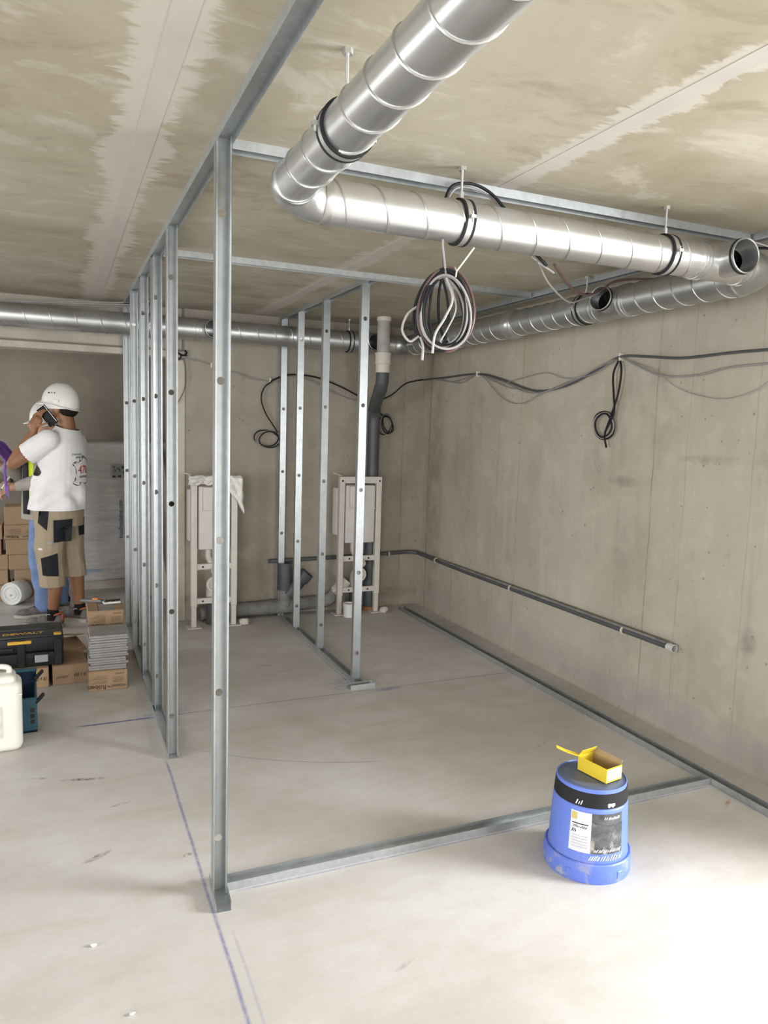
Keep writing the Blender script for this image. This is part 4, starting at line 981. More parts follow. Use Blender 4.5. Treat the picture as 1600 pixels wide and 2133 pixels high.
# far room: insulation pack, plasterboards, carton wall, white tub, black rail
M['foil'] = None
t = NT('insulation_film'); n1 = t.noise(3.0, 6, .6, (1, 1, 6), dist=.6); n2 = t.noise(9, 4, .6, (1, 1, 5))
M['foil'] = t.out(t.ramp(n1, [(.3, (.42, .405, .385)), (.55, (.52, .50, .48)), (.75, (.62, .60, .58))]), .38); t.bump(t.math('ADD', n1, t.math('MULTIPLY', n2, .4)), .5, .02)
ip = thing('insulation_pack', 'tall white film-wrapped insulation pack standing behind the men', 'insulation pack', (.50, 7.2, 0))
obj('pallet', B().box(.13, .95, 7.24, 7.9, 0, .02).box(.13, .95, 7.24, 7.30, .02, .08).box(.13, .95, 7.55, 7.63, .02, .08), 'batten', ip)
b = B().rbox(.14, .94, 7.19, 7.90, .085, 1.365, .03, 3)
bm = bmesh.new(); me = bpy.data.meshes.new('p'); me.from_pydata([tuple(v) for v in b.v], [], b.f); bm.from_mesh(me)
bmesh.ops.subdivide_edges(bm, edges=[e for e in bm.edges if e.calc_length() > .3], cuts=24, use_grid_fill=True)
for v in bm.verts:
    v.co.y += .010 * mnoise.noise((v.co.x * 3, 1, v.co.z * 14)) + .012 * mnoise.noise((v.co.x * 2, 4, v.co.z * 4)); v.co.z += .012 * mnoise.noise((v.co.x * 6, v.co.y * 3, 2))
bm.verts.index_update(); b = B().add([v.co.copy() for v in bm.verts], [[v.index for v in f_.verts] for f_ in bm.faces]); bm.free(); bpy.data.meshes.remove(me)
obj('wrapped_slabs', b, 'foil', ip, True, angle=60)
M['knauf'] = simple('blue_print', (.03, .12, .26), .6); M['pale_blue'] = simple('pale_blue_print', (.25, .33, .46), .6)
yf = 7.162
bt = text_mesh('knaufinsulation.com', .056, sx=.80, bold=.012); m_ = frame_mtx((.507, yf, .655), (0, 0, 1), (-1, 0, 0)); bt.v = [m_ @ v for v in bt.v]; obj('printed_web_address', bt, 'knauf', ip)
obj('label_sheet', B().rbox(.428, .60, yf, yf + .006, 1.035, 1.155, .002, 1), simple('label_grey', (.32, .31, .30), .5), ip)
lx = lambda n, b: obj(n, b, 'ink', ip)
for (px_, pz_) in ((.452, 1.132), (.46, 1.102), (.49, 1.12)): lx('label_ring', B().lathe([(.007, 0), (.011, 0), (.011, .0012), (.007, .0012)], (px_, yf - .001, pz_), (0, -1, 0), 16, True))
for (a, c_, e, g) in ((.438, .466, 1.04, 1.056), (.486, .514, 1.042, 1.058), (.50, .506, 1.09, 1.118), (.535, .555, 1.05, 1.065), (.52, .555, 1.12, 1.145), (.53, .55, 1.075, 1.10)):
    lx('label_mark', B().box(a, c_, yf - .0012, yf, e, g))
pbm = frame_mtx((0, yf - .001, 0), (1, 0, 0), (0, 0, 1))
obj('blue_stripe', B().rbox(.19, .325, yf - .0012, yf + .006, .178, .20, .002, 1), 'pale_blue', ip)
for px_ in (.365, .405): obj('recycling_ring', B().lathe([(.010, 0), (.014, 0), (.014, .0012), (.010, .0012)], (px_, yf - .001, .192), (0, -1, 0), 18, True), 'pale_blue', ip)
scribble('printed_line', .46, .60, .188, .018, pbm, 'pale_blue', ip, 33, slant=0); obj('blue_rule', B().box(.46, .62, yf - .0012, yf, .178, .1805), 'pale_blue', ip)
M['gyp'] = simple('plasterboard', (.38, .345, .30), .85, var=.06)
M['gypk'] = simple('plasterboard_back', (.26, .235, .20), .9, var=.08)
for k, (x, y, w, hgt, tilt, lab) in enumerate(((.80, 6.62, .30, 1.22, -9, 'pale plasterboard sheet leaning behind the opening, seen between studs'), (.92, 6.95, .34, 1.30, -7, 'second plasterboard sheet leaning further back behind the opening'))):
    m_ = Matrix.Translation((x, y, 0)) @ Matrix.Rotation(math.radians(tilt), 4, 'Y') @ Matrix.Rotation(math.radians(-62), 4, 'Z')
    ob_ = thing('plasterboard_sheet', lab, 'plasterboard', (x, y, 0))
    obj('core', B().box(-w / 2, w / 2, -.012, .0, .025, hgt, mtx=m_), 'gyp', ob_); obj('facing_paper', B().box(-w / 2 + .002, w / 2 - .002, .0, .001, .027, hgt - .002, mtx=m_), 'gypk', ob_)
rows = [(.0, .13), (.131, .13), (.262, .13), (.393, .13), (.524, .125), (.65, .155)]
offR = [.0, -.045, -.085, -.105, -.115, -.11]; offL = [.0, .0, .0, -.02, .0, -.01]
names = ['bottom', 'second lowest', 'third lowest', 'fourth lowest', 'fifth lowest', 'topmost']
for k, (zz, hh) in enumerate(rows):
    xl = -.325 + offR[k] if k else -.40
    carton((xl + .135, 6.98, zz), .27, .28, hh, 0, f'{names[k]} carton of the right stack behind the second man', 'carton wall behind the men', 'card2', printed=1 if k == 4 else 0)
    xr = -.415 if k == 0 else (-.385, -.40, -.43, -.44, -.455)[k - 1]
    if k < 5 and k > 0: carton((xr - .14 - .02 * (k % 2), 7.0, zz), .25, .28, hh, 0, f'{names[k]} carton of left stack at picture edge behind white tub', 'carton wall behind the men', 'card2', printed=1 if k == 4 else 0)
carton((-.56, 6.98, 0), .30, .28, .13, 0, 'bottom carton of left stack behind the white tub', 'carton wall behind the men', 'card2')
carton((-.20, 7.02, .806), .20, .22, .11, 0, 'small carton on top of right stack near the pen hand', 'carton wall behind the men', 'card2')
tub = thing('white_tub', 'white plastic tub lying on its side by the far cartons', 'tub', (-.36, 6.80, 0))
ax = Vector((-.45, -.80, .0)).normalized(); tc0 = Vector((-.335, 6.86, .098)) - ax * .05
obj('shell', B().lathe([(.0, .0), (.088, .0), (.093, .008), (.097, .15), (.092, .158), (.086, .158), (.083, .150), (.0, .150)], tc0, ax, 36), 'white', tub, True)
obj('end_ring', B().lathe([(.058, .150), (.058, .156), (.062, .158), (.066, .156), (.066, .150)], tc0, ax, 36), 'white', tub, True)
obj('end_disc', B().lathe([(.0, .156), (.040, .156), (.044, .152)], tc0, ax, 30), 'white', tub, True)
obj('stamp', B().lathe([(.0, .1565), (.010, .1565), (.010, .1575), (.0, .1575)], tc0 + Vector((.0, 0, -.012)), ax, 12), bpy.data.materials['grey_ink'], tub)
rlb = thing('black_rail', 'black metal rail on low sill at far left', 'rail', (-.5, 7.9, 0))
obj('top_bar', B().rbox(-1.6, -.15, 7.88, 7.92, 1.055, 1.10, .004, 1), 'rubber', rlb)
for x in (-1.2, -.8, -.42, -.2): obj('post', B().rbox(x - .012, x + .012, 7.89, 7.91, .93, 1.06, .002, 1), 'rubber', rlb)
obj('sill', B().rbox(-1.7, -.1, 7.80, 8.0, .86, .94, .006, 1), 'batten', rlb); obj('sill_base', B().box(-1.68, -.12, 7.84, 7.98, 0, .86), 'mortar', rlb)
for (x, y, s_, lab) in ((.069, 2.205, .010, 'tiny white plaster crumb on the left floor'), (.15, 1.895, .008, 'tiny white crumb near bottom edge of the floor')):
    b = B().ellip((x, y, s_ * .5), (s_, s_ * .7, s_ * .5), None, 8)
    for v in b.v: v += Vector((mnoise.noise(v * 90), mnoise.noise(v * 90 + Vector((5, 0, 0))), 0)) * .005
    tag(obj('plaster_crumb', b, 'white'), lab, 'crumb')

# ------------------------------------------------------------------ people
def organic(name, bm, mat, parent, voxel=.006, it=3, cuts=(), trim=None):
    """overlapping volumes -> one continuous skin; cuts: (point, normal) planes, the side the normal points to is removed"""
    o = finish(bm, name, M[mat] if isinstance(mat, str) else mat)
    md = o.modifiers.new('r', 'REMESH'); md.mode = 'VOXEL'; md.voxel_size = voxel; md.use_smooth_shade = True
    s_ = o.modifiers.new('s', 'SMOOTH'); s_.iterations = it; s_.factor = .5
    evaluated(o)
    b2 = bmesh.new(); b2.from_mesh(o.data)
    for p, n in cuts: bmesh.ops.bisect_plane(b2, geom=b2.verts[:] + b2.edges[:] + b2.faces[:], plane_co=p, plane_no=n, clear_outer=True)
    if trim: bmesh.ops.delete(b2, geom=[v for v in b2.verts if trim(v.co)], context='VERTS')
    for f_ in b2.faces: f_.smooth = True
    b2.to_mesh(o.data); b2.free()
    if not o.data.materials: o.data.materials.append(M[mat])
    o.parent = parent
    return o
M['skin'] = simple('tanned_skin', (.27, .125, .062), .5, var=.08, scale=20)
M['skin2'] = simple('light_skin', (.45, .24, .16), .5, var=.08, scale=20)
M['hair'] = simple('black_hair', (.015, .012, .01), .7)
M['shirt'] = simple('white_cotton', (.80, .79, .80), .85, var=.02, scale=30)
M['beige'] = simple('beige_canvas', (.36, .285, .20), .85, var=.06, scale=20, bump=.1)
M['blk'] = simple('black_canvas', (.018, .019, .024), .75, var=.2)
M['sock'] = simple('black_sock', (.015, .015, .018), .9)
M['shoe'] = simple('grey_mesh_shoe', (.16, .155, .155), .75, var=.25, scale=40)
M['sole'] = simple('pale_sole', (.45, .42, .38), .7)
M['orange'] = simple('shoe_orange', (.45, .13, .05), .6)
M['jeans'] = simple('blue_denim', (.16, .24, .44), .85, var=.15, scale=15)
M['hoodie'] = simple('grey_beige_jersey', (.36, .33, .29), .9, var=.06, scale=25)
M['hivis'] = simple('hi_vis_yellow', (.72, .85, .02), .6)
M['reflect'] = simple('reflective_grey', (.28, .29, .30), .4)
M['vestk'] = simple('dark_vest', (.025, .026, .03), .7)
M['purple'] = simple('purple_card', (.16, .055, .36), .4)
M['phone'] = simple('black_phone', (.010, .010, .012), .5)

def helmet(parent, c, pitch, yawz=0.0, sc=1.0):
    m = Matrix.Translation(c) @ Matrix.Rotation(yawz, 4, 'Z') @ Matrix.Rotation(pitch, 4, 'Y') @ Matrix.Scale(sc, 4)
    n = 48; rows = 12; vs = []; fs = []
    def P(th, k):
        a = 2 * PI * k / n; rx, ry, rz = .142, .112, .150
        ridge = 1 + .035 * math.exp(-((math.sin(a)) / .22) ** 2) * math.sin(th) ** .5 * (.4 + .6 * math.cos(th))
        return Vector((rx * math.sin(th) * math.cos(a), ry * math.sin(th) * math.sin(a), rz * math.cos(th) * ridge))
    for i in range(rows + 1):
        for k in range(n): vs.append(P(.02 + (PI / 2 - .02) * i / rows, k))
    def ring(ex, dz, front):
        for k in range(n):
            a = 2 * PI * k / n; p = P(PI / 2, k); fr = max(0, math.cos(a)) ** 1.5
            vs.append(Vector((p.x + math.cos(a) * (ex + front * fr), p.y + math.sin(a) * ex, dz - .014 * fr * (front > 0) - (.022 if math.cos(a) < 0 else 0) * (-math.cos(a)))))
    ring(.002, -.012, 0); ring(.014, -.019, .032); ring(.013, -.024, .032); ring(-.004, -.016, 0)
    tot = rows + 5
    for i in range(tot - 1):
        for k in range(n): fs.append((i * n + k, i * n + (k + 1) % n, (i + 1) * n + (k + 1) % n, (i + 1) * n + k))
    fs.append(tuple(range(n)))
    # inner shell
    o0 = len(vs)
    for i in range(rows + 1):
        for k in range(n): vs.append(P(.02 + (PI / 2 - .02) * (rows - i) / rows, k) * .965 + Vector((0, 0, -.010 * i / rows)) * 0)
    for k in range(n): fs.append(((tot - 1) * n + k, (tot - 1) * n + (k + 1) % n, o0 + (k + 1) % n, o0 + k))
    for i in range(rows):
        for k in range(n): fs.append((o0 + i * n + k, o0 + i * n + (k + 1) % n, o0 + (i + 1) * n + (k + 1) % n, o0 + (i + 1) * n + k))
    b = B().add([m @ v for v in vs], fs)
    h = obj('helmet', b, 'helmet', parent, True, True, 'white hard hat', angle=50)
    obj('helmet_band', B().lathe([(.098, -.050), (.101, -.050), (.101, -.012), (.098, -.012)], (0, 0, 0), (0, 0, 1), 36, True), 'white', h, True, True)
    bd = h.children[0]
    bd.data.transform(m @ Matrix.Diagonal((1.22, .96, 1, 1)) @ Matrix.Rotation(math.radians(9), 4, 'Y'))
    for s in (-1, 1):
        obj('helmet_slot', B().rbox(-.022, .022, -.004, .004, -.010, .010, .002, 1, mtx=m @ Matrix.Translation((-.02, s * .113, .012))), 'helmet', h, True, True)
    return h, m
def finger(b, base, dirs, lens, r=.0085):
    pts = [Vector(base)]; 
    for d, l in zip(dirs, lens): pts.append(pts[-1] + Vector(d).normalized() * l)
    b.limb(pts, [r, r * .97, r * .9, r * .78][:len(pts)], 10)
def shoe(parent, ank, hd, mat_u='shoe', accent='orange', L=.285):
    """hd: heading angle of the toe in body frame"""
    m = Matrix.Translation((ank[0], ank[1], 0)) @ Matrix.Rotation(hd, 4, 'Z')
    out = [(-.075, .03), (-.06, .040), (0, .042), (.07, .045), (.13, .050), (.175, .043), (.205, .018), (.208, -.008), (.185, -.036), (.13, -.046), (.06, -.038), (0, -.037), (-.06, -.036), (-.078, -.02)]
    pts = [(p.x, p.y) for p in spline([(x, y, 0) for x, y in out], 4, True)]
    def slab(z0, z1, k0, k1):
        n = len(pts); vs = [m @ Vector((x * k0 + (1 - k0) * .06, y * k0, z0 + .006 * max(0, (x - .12) / .08))) for x, y in pts] + [m @ Vector((x * k1 + (1 - k1) * .06, y * k1, z1 + .006 * max(0, (x - .12) / .08))) for x, y in pts]
        return B().add(vs, [tuple(reversed(range(n))), tuple(range(n, 2 * n))] + [(i, (i + 1) % n, n + (i + 1) % n, n + i) for i in range(n)])
    s = obj('shoe', organic_shape([(m @ Vector(p), r) for p, r in ((( -.045, 0, .055), (.036, .034, .05)), ((.0, 0, .055), (.05, .036, .045)), ((.06, 0, .050), (.065, .038, .036)), ((.13, .002, .043), (.07, .042, .028)))], hd), mat_u, parent, True, True)
    obj('sole', slab(0, .026, 1.0, 1.03), 'sole', s, True, True)
    obj('heel_tab', B().ellip(m @ Vector((-.072, 0, .075)), (.012, .024, .030), Matrix.Rotation(hd, 3, 'Z')), accent, s, True, True)
    obj('collar', B().sweep([m @ Vector((-.012 + .045 * math.cos(a) - .01, .030 * math.sin(a), .098 - .016 * math.cos(a))) for a in [2 * PI * k / 20 for k in range(20)]], .007, 8, close=True), accent, s, True, True)
    for k in range(4): obj('lace', B().sweep([m @ Vector((.045 + .02 * k, -.020, .086 - .008 * k)), m @ Vector((.05 + .02 * k, 0, .092 - .008 * k)), m @ Vector((.045 + .02 * k, .020, .086 - .008 * k))], .0035, 6), 'sole' if accent == 'orange' else 'ink', s, True, True)
    return s
def organic_shape(ells, hd):
    b = B(); R_ = Matrix.Rotation(hd, 3, 'Z')
    for p, r in ells: b.ellip(p, r, R_, 18)
    o = finish(b, 'tmp', M['dark']); md = o.modifiers.new('r', 'REMESH'); md.mode = 'VOXEL'; md.voxel_size = .006
    s_ = o.modifiers.new('s', 'SMOOTH'); s_.iterations = 4; evaluated(o)
    b = B().add([v.co.copy() for v in o.data.vertices], [tuple(p.vertices) for p in o.data.polygons]); bpy.data.objects.remove(o)
    for v in b.v: v.z = max(v.z, .012)
    return b

# ---- man on the phone (body frame: x forward, y left, z up)
m1 = thing('person', 'man in white T-shirt and beige shorts, phone at his ear', 'person', (.012, 6.05, 0), math.radians(152))
LA, RA = Vector((.040, .105, .09)), Vector((-.065, -.10, .09))
b = B()
# legs
b.limb([(.0, .09, .90), (.025, .098, .52), (.005, .100, .36), (LA.x - .01, LA.y, .11), (LA.x - .01, LA.y, .06)], [.085, .060, .056, .037, .038])
b.limb([(.0, -.09, .90), (-.015, -.095, .52), (-.055, -.098, .36), (RA.x - .01, RA.y, .11), (RA.x - .01, RA.y, .06)], [.085, .060, .056, .037, .038])
b.limb([LA + Vector((-.02, 0, -.05)), LA + Vector((.10, .0, -.06))], [.03, .025]); b.limb([RA + Vector((-.02, 0, -.05)), RA + Vector((.10, 0, -.06))], [.03, .025])
# trunk, neck, head
b.loft([((-.01, 0, .86), .10, .13), ((-.015, 0, .98), .115, .15), ((-.02, 0, 1.12), .11, .145), ((-.03, 0, 1.28), .115, .16), ((-.04, 0, 1.40), .09, .15), ((-.045, 0, 1.455), .05, .08)])
b.limb([(-.055, 0, 1.42), (-.045, 0, 1.52), (-.03, 0, 1.58)], [.064, .062, .062])
b.ellip((-.012, 0, 1.645), (.100, .080, .108)); b.ellip((.026, 0, 1.585), (.060, .058, .070)); b.ellip((.061, 0, 1.545), (.030, .032, .028))
b.ellip((.088, 0, 1.605), (.018, .014, .020)); b.ellip((.076, 0, 1.568), (.014, .026, .010))
for s in (-1, 1): b.ellip((-.019, s * .083, 1.618), (.018, .008, .030), None, 10); b.ellip((.074, s * .030, 1.640), (.010, .016, .008), None, 8)
# left arm raised to the ear
SH, EL, WR = Vector((-.01, .188, 1.40)), Vector((.245, .225, 1.222)), Vector((.118, .168, 1.450))
b.limb([SH, SH.lerp(EL, .45), EL, EL.lerp(WR, .3), WR], [.062, .052, .042, .044, .029])
palm0, palm1 = Vector((.110, .168, 1.466)), Vector((.088, .158, 1.545))
b.limb([palm0, palm0.lerp(palm1, .5) + Vector((.012, 0, 0)), palm1], [.027, .036, .030], 12); b.limb([palm0 + Vector((.03, .0, .03)), palm1 + Vector((.03, .0, -.005))], [.020, .018], 10); b.limb([palm0 + Vector((-.02, .0, .03)), palm1 + Vector((-.022, .0, -.005))], [.018, .018], 10)
for k in range(4):
    base = palm1 + Vector((.040 - .020 * k, -.004, -.002 + .006 * min(k, 2)))
    finger(b, base, [(-.30, -.05, .9), (-.5, -.35, .6), (-.5, -.6, .3)], [[.036, .026, .018], [.042, .028, .02], [.040, .027, .02], [.032, .022, .016]][3 - k], .0086)
finger(b, palm0 + Vector((-.022, .0, .028)), [(-.75, .10, .30), (-.9, -.05, .25), (-.8, -.2, .3)], [.032, .030, .022], .0098)
# right arm hanging, hand curled in front of the hip
SR, ER, WRr = Vector((-.03, -.18, 1.385)), Vector((.00, -.235, 1.11)), Vector((.14, -.20, .93))
b.limb([SR, SR.lerp(ER, .5), ER, ER.lerp(WRr, .35), WRr], [.062, .050, .042, .042, .029])
b.limb([WRr, WRr + Vector((.05, .01, -.05)), WRr + Vector((.075, .015, -.075))], [.027, .034, .028], 12)
for k in range(4): finger(b, WRr + Vector((.09 - .004 * k, -.012 + .017 * k, -.085)), [(.5, .1, -.8), (-.1, .1, -1), (-.6, .1, -.6)], [.038, .026, .018], .0085)
finger(b, WRr + Vector((.055, .04, -.045)), [(.6, .5, -.6), (.5, .2, -.9)], [.034, .026], .0095)
organic('body', b, 'skin', m1, .005, 2)
# hair under the helmet
obj('hair', B().ellip((-.054, 0, 1.632), (.083, .0815, .072)), 'hair', m1, True, True)
for s in (-1, 1):
    obj('eye', B().ellip((.080, s * .031, 1.640), (.005, .010, .006)), 'white', m1, True, True)
obj('lips', B().ellip((.088, 0, 1.567), (.006, .022, .007)), simple('lip', (.3, .11, .08), .5), m1, True, True)
helmet(m1, (-.006, 0, 1.675), math.radians(-7), sc=.97)
for k, x in enumerate((.035, .055, .06, .015)):
    obj('helmet_mark', B().ellip((-.006 + x - .02, .0995 - .012 * k * 0, 1.742), (.003 if k % 2 else .0022, .004, .006), None, 8), 'ink', m1, True, True)
# phone
pm = Matrix.Translation((.035, .122, 1.575)) @ Matrix.Rotation(math.radians(12), 4, 'Z') @ Matrix.Rotation(math.radians(38), 4, 'Y')
ph = thing('mobile_phone', 'black phone held to the ear by the man in white', 'phone', (.012 + math.cos(math.radians(152)) * .035 - math.sin(math.radians(152)) * .122, 6.05 + math.sin(math.radians(152)) * .035 + math.cos(math.radians(152)) * .122, 1.575))
bw = ROOT[m1.name]
obj('body', B().rbox(-.036, .036, -.006, .006, -.080, .080, .005, 2, mtx=bw @ pm), 'phone', ph, True)
obj('edge_trim', B().box(-.033, .033, .0058, .0066, .0735, .0765, mtx=bw @ pm).box(-.0305, -.028, .0058, .0066, -.07, .07, mtx=bw @ pm), 'rod', ph)
obj('camera_bump', B().rbox(-.026, .004, .005, .0085, .035, .068, .003, 1, mtx=bw @ pm), 'phone', ph)
# t-shirt
b = B().loft([((.03, 0, .80), .200, .205), ((.028, 0, .90), .198, .205), ((.022, 0, 1.02), .190, .200), ((.008, 0, 1.14), .178, .198), ((-.012, 0, 1.26), .162, .202), ((-.028, 0, 1.37), .138, .195), ((-.042, 0, 1.45), .100, .148), ((-.050, 0, 1.505), .076, .092), ((-.05, 0, 1.53), .072, .080)], 28)
b.limb([SH, SH.lerp(EL, .30), SH.lerp(EL, .66)], [.080, .084, .080]); b.limb([SR, SR.lerp(ER, .35), SR.lerp(ER, .66)], [.074, .078, .074])
sh = organic('t_shirt', b, 'shirt', m1, .007, 4)
sd = (EL - SH).normalized(); sr = (ER - SR).normalized(); b2 = bmesh.new(); b2.from_mesh(sh.data)
def cap_cut(p, n, cond):
    g = [v for v in b2.verts if (v.co - p).dot(n) > 0 and cond(v.co)]; bmesh.ops.delete(b2, geom=g, context='VERTS')
cap_cut(SH.lerp(EL, .60), sd, lambda c: (c - SH.lerp(EL, .66)).length < .16)
cap_cut(SR.lerp(ER, .60), sr, lambda c: (c - SR.lerp(ER, .66)).length < .16)
bmesh.ops.bisect_plane(b2, geom=b2.verts[:] + b2.edges[:] + b2.faces[:], plane_co=(0, 0, .885), plane_no=(.0, 0, -1), clear_outer=True)
bmesh.ops.bisect_plane(b2, geom=b2.verts[:] + b2.edges[:] + b2.faces[:], plane_co=(-.045, 0, 1.495), plane_no=(-.25, 0, 1), clear_outer=True)
for v in b2.verts:                       # soft folds running down towards the hem
    c_ = v.co; k = max(0, min(1, (1.32 - c_.z) / .3)); d_ = Vector((c_.x, c_.y, 0)).normalized()
    fold = mnoise.noise((c_.x * 9 + c_.z * 5, c_.y * 9 - c_.z * 4, c_.z * 3)); f2_ = mnoise.noise((c_.x * 10 + c_.z * 16, c_.y * 14 - c_.z * 12, c_.z * 5 + 4)); v.co += d_ * (fold * .022 + f2_ * .013) * k
b2.normal_update(); b2.to_mesh(sh.data)
bvh = BVHTree.FromBMesh(b2); b2.free()
md = sh.modifiers.new('t', 'SOLIDIFY'); md.thickness = .003; md.offset = -1
def on_shirt(b, name, mat):
    """drape a flat print (u to the wearer's right seen from behind, w up) on the back of the shirt"""
    for v in b.v:
        q = v.copy(); hit = bvh.ray_cast(Vector((-.6, -q.x, q.y)), Vector((1, 0, 0)))
        v[:] = (hit[0] + Vector((-.0022 - q.z, 0, 0))) if hit[0] else Vector((-.19, -q.x, q.y))
    return obj(name, b, mat, m1, False, True)
def shifted(b, dx, dz):
    for v in b.v: v.x += dx; v.y += dz
    return b
CZ = 1.18
M['red_print'] = simple('red_print', (.48, .02, .03), .7); M['green_print'] = simple('green_print', (.03, .14, .10), .7)
fr = [(-.085, .050), (-.100, .058), (-.108, .048), (-.102, .040), (-.085, .022), (-.078, -.005), (-.080, -.032)]
fr2 = [(-.080, -.050), (-.088, -.075), (-.100, -.090), (-.075, -.108), (-.045, -.108), (-.042, -.095), (-.02, -.088), (.01, -.10), (.04, -.095), (.075, -.085), (.085, -.06), (.075, -.02), (.09, .03), (.085, .06), (.04, .085), (.0, .105), (-.012, .108), (-.02, .085), (-.038, .072), (-.05, .07)]
fr3 = [(-.052, .085), (-.056, .062), (-.075, .06), (-.09, .064), (-.105, .055)]
for pts in (fr, fr2, fr3):
    c_ = spline([(x, y, 0) for x, y in pts], 4); vs = []
    for i, p in enumerate(c_):
        t_ = (c_[min(i + 1, len(c_) - 1)] - c_[max(i - 1, 0)]).normalized(); n_ = Vector((-t_.y, t_.x, 0)); w_ = .0022 + .0012 * math.sin(i * .7)
        vs += [p + n_ * w_, p - n_ * w_]
    on_shirt(shifted(B().add(vs, [(2 * i, 2 * i + 1, 2 * i + 3, 2 * i + 2) for i in range(len(c_) - 1)]), 0, CZ), 'map_outline', 'ink')
on_shirt(shifted(text_mesh('470', .085, sx=.85), -.005, CZ + .002), 'number_print', 'red_print')
on_shirt(shifted(text_mesh('AGENCES', .021), .0, CZ - .048), 'word_print', 'ink')
on_shirt(shifted(text_mesh('PARTOUT,', .020), -.065, CZ + .118), 'word_print', 'green_print')
on_shirt(shifted(text_mesh('APR\u00c8S VOUS', .020), -.035, CZ + .096), 'word_print', 'green_print')
# seam of the raised sleeve
# shorts
b = B().loft([((.022, 0, .76), .168, .185), ((.022, 0, .86), .172, .190), ((.018, 0, .93), .160, .180)], 24)
b.limb([(.035, .095, .80), (.045, .105, .60), (.035, .105, .42), (.025, .105, .26)], [.115, .105, .094, .088]); b.limb([(.0, -.095, .80), (-.012, -.098, .58), (-.035, -.100, .42), (-.046, -.100, .28)], [.112, .098, .088, .084])
st = organic('shorts', b, 'beige', m1, .007, 4, cuts=[((0, 0, .315), (0, 0, -1))])
b2 = bmesh.new(); b2.from_mesh(st.data)
bmesh.ops.delete(b2, geom=[v for v in b2.verts if v.co.z < .36 and v.co.y < 0], context='VERTS')
for v in b2.verts:
    c_ = v.co; v.co += Vector((mnoise.noise((c_.x * 16, c_.y * 16, c_.z * 9)), mnoise.noise((c_.x * 16 + 7, c_.y * 16, c_.z * 9)), 0)) * .007
b2.to_mesh(st.data); sbvh = BVHTree.FromBMesh(b2); b2.free()
md = st.modifiers.new('t', 'SOLIDIFY'); md.thickness = .003; md.offset = -1
def patch(name, org, ux, uz, poly, direction, mat='blk', off=.003):
    """cloth patch cut as polygon on a plane and laid on the shorts along direction"""
    org, ux, uz, dr_ = Vector(org), Vector(ux), Vector(uz), Vector(direction).normalized()
    xs_ = [p[0] for p in poly]; zs_ = [p[1] for p in poly]; n = 12; vs = []; fs = []
    # bilinear quad patch through four corners
    (a, b_, c_, d_) = poly
    near_ = min([h_[3] for h_ in [sbvh.ray_cast(org + ux * q_[0] + uz * q_[1] - dr_ * .5, dr_) for q_ in poly] if h_[0]] or [.4])
    for j in range(n + 1):
        for i in range(n + 1):
            u, w = i / n, j / n; x = (1 - u) * (1 - w) * a[0] + u * (1 - w) * b_[0] + u * w * c_[0] + (1 - u) * w * d_[0]; z_ = (1 - u) * (1 - w) * a[1] + u * (1 - w) * b_[1] + u * w * c_[1] + (1 - u) * w * d_[1]
            p = org + ux * x + uz * z_; hit = sbvh.ray_cast(p - dr_ * .5, dr_)
            q = hit[0] if (hit[0] and hit[3] < near_ + .055) else p - dr_ * (.5 - near_ - .03); vs += [q - dr_ * off]
    for j in range(n):
        for i in range(n): fs.append((j * (n + 1) + i, j * (n + 1) + i + 1, (j + 1) * (n + 1) + i + 1, (j + 1) * (n + 1) + i))
    return obj(name, B().add(vs, fs), mat, st, True, True)
Fv = Vector((.47, -.88, 0)); U_ = Vector((-.88, -.47, 0)); Zv = Vector((0, 0, 1))
patch('cargo_pocket', (0, 0, 0), U_, Zv, [(-.060, .655), (.060, .66), (.070, .825), (-.060, .820)], Fv, off=.012)
patch('hip_pocket', (0, 0, 0), U_, Zv, [(-.165, .80), (-.105, .745), (-.090, .885), (-.155, .885)], Fv)
patch('knee_patch', (0, 0, 0), U_, Zv, [(-.140, .41), (-.030, .40), (-.035, .575), (-.150, .54)], Fv, off=.004)
patch('pocket_tab', (0, 0, 0), U_, Zv, [(-.105, .645), (-.05, .645), (-.05, .66), (-.105, .662)], Fv, 'reflect')
patch('brand_tab', (0, 0, 0), U_, Zv, [(-.165, .60), (-.138, .60), (-.138, .614), (-.165, .614)], Fv, 'white')
patch('back_pocket', (0, 0, 0), Vector((0, -1, 0)), Zv, [(.05, .68), (.12, .68), (.12, .82), (.05, .82)], Vector((1, 0, 0)))
for (a_, kx) in ((LA, 1), (RA, 1)):
    p = Vector((a_.x - .01, a_.y, 0))
    obj('sock', B().loft([(p + Vector((.005, 0, .055)), .043, .041), (p + Vector((0, 0, .09)), .041, .041), (p + Vector((0, 0, .135)), .0405, .0405), (p + Vector((0, 0, .140)), .039, .039)], 20), 'sock', m1, True, True)
    obj('sock_mark', B().sweep([p + Vector((.012 * math.cos(0) - .014 + .01 * k, .0425, .102 + .005 * math.sin(k * 1.4))) for k in range(4)], .0022, 6), 'white', m1, True, True)
shoe(m1, (LA.x - .01, LA.y), math.radians(6)); shoe(m1, (RA.x - .01, RA.y), math.radians(-4))

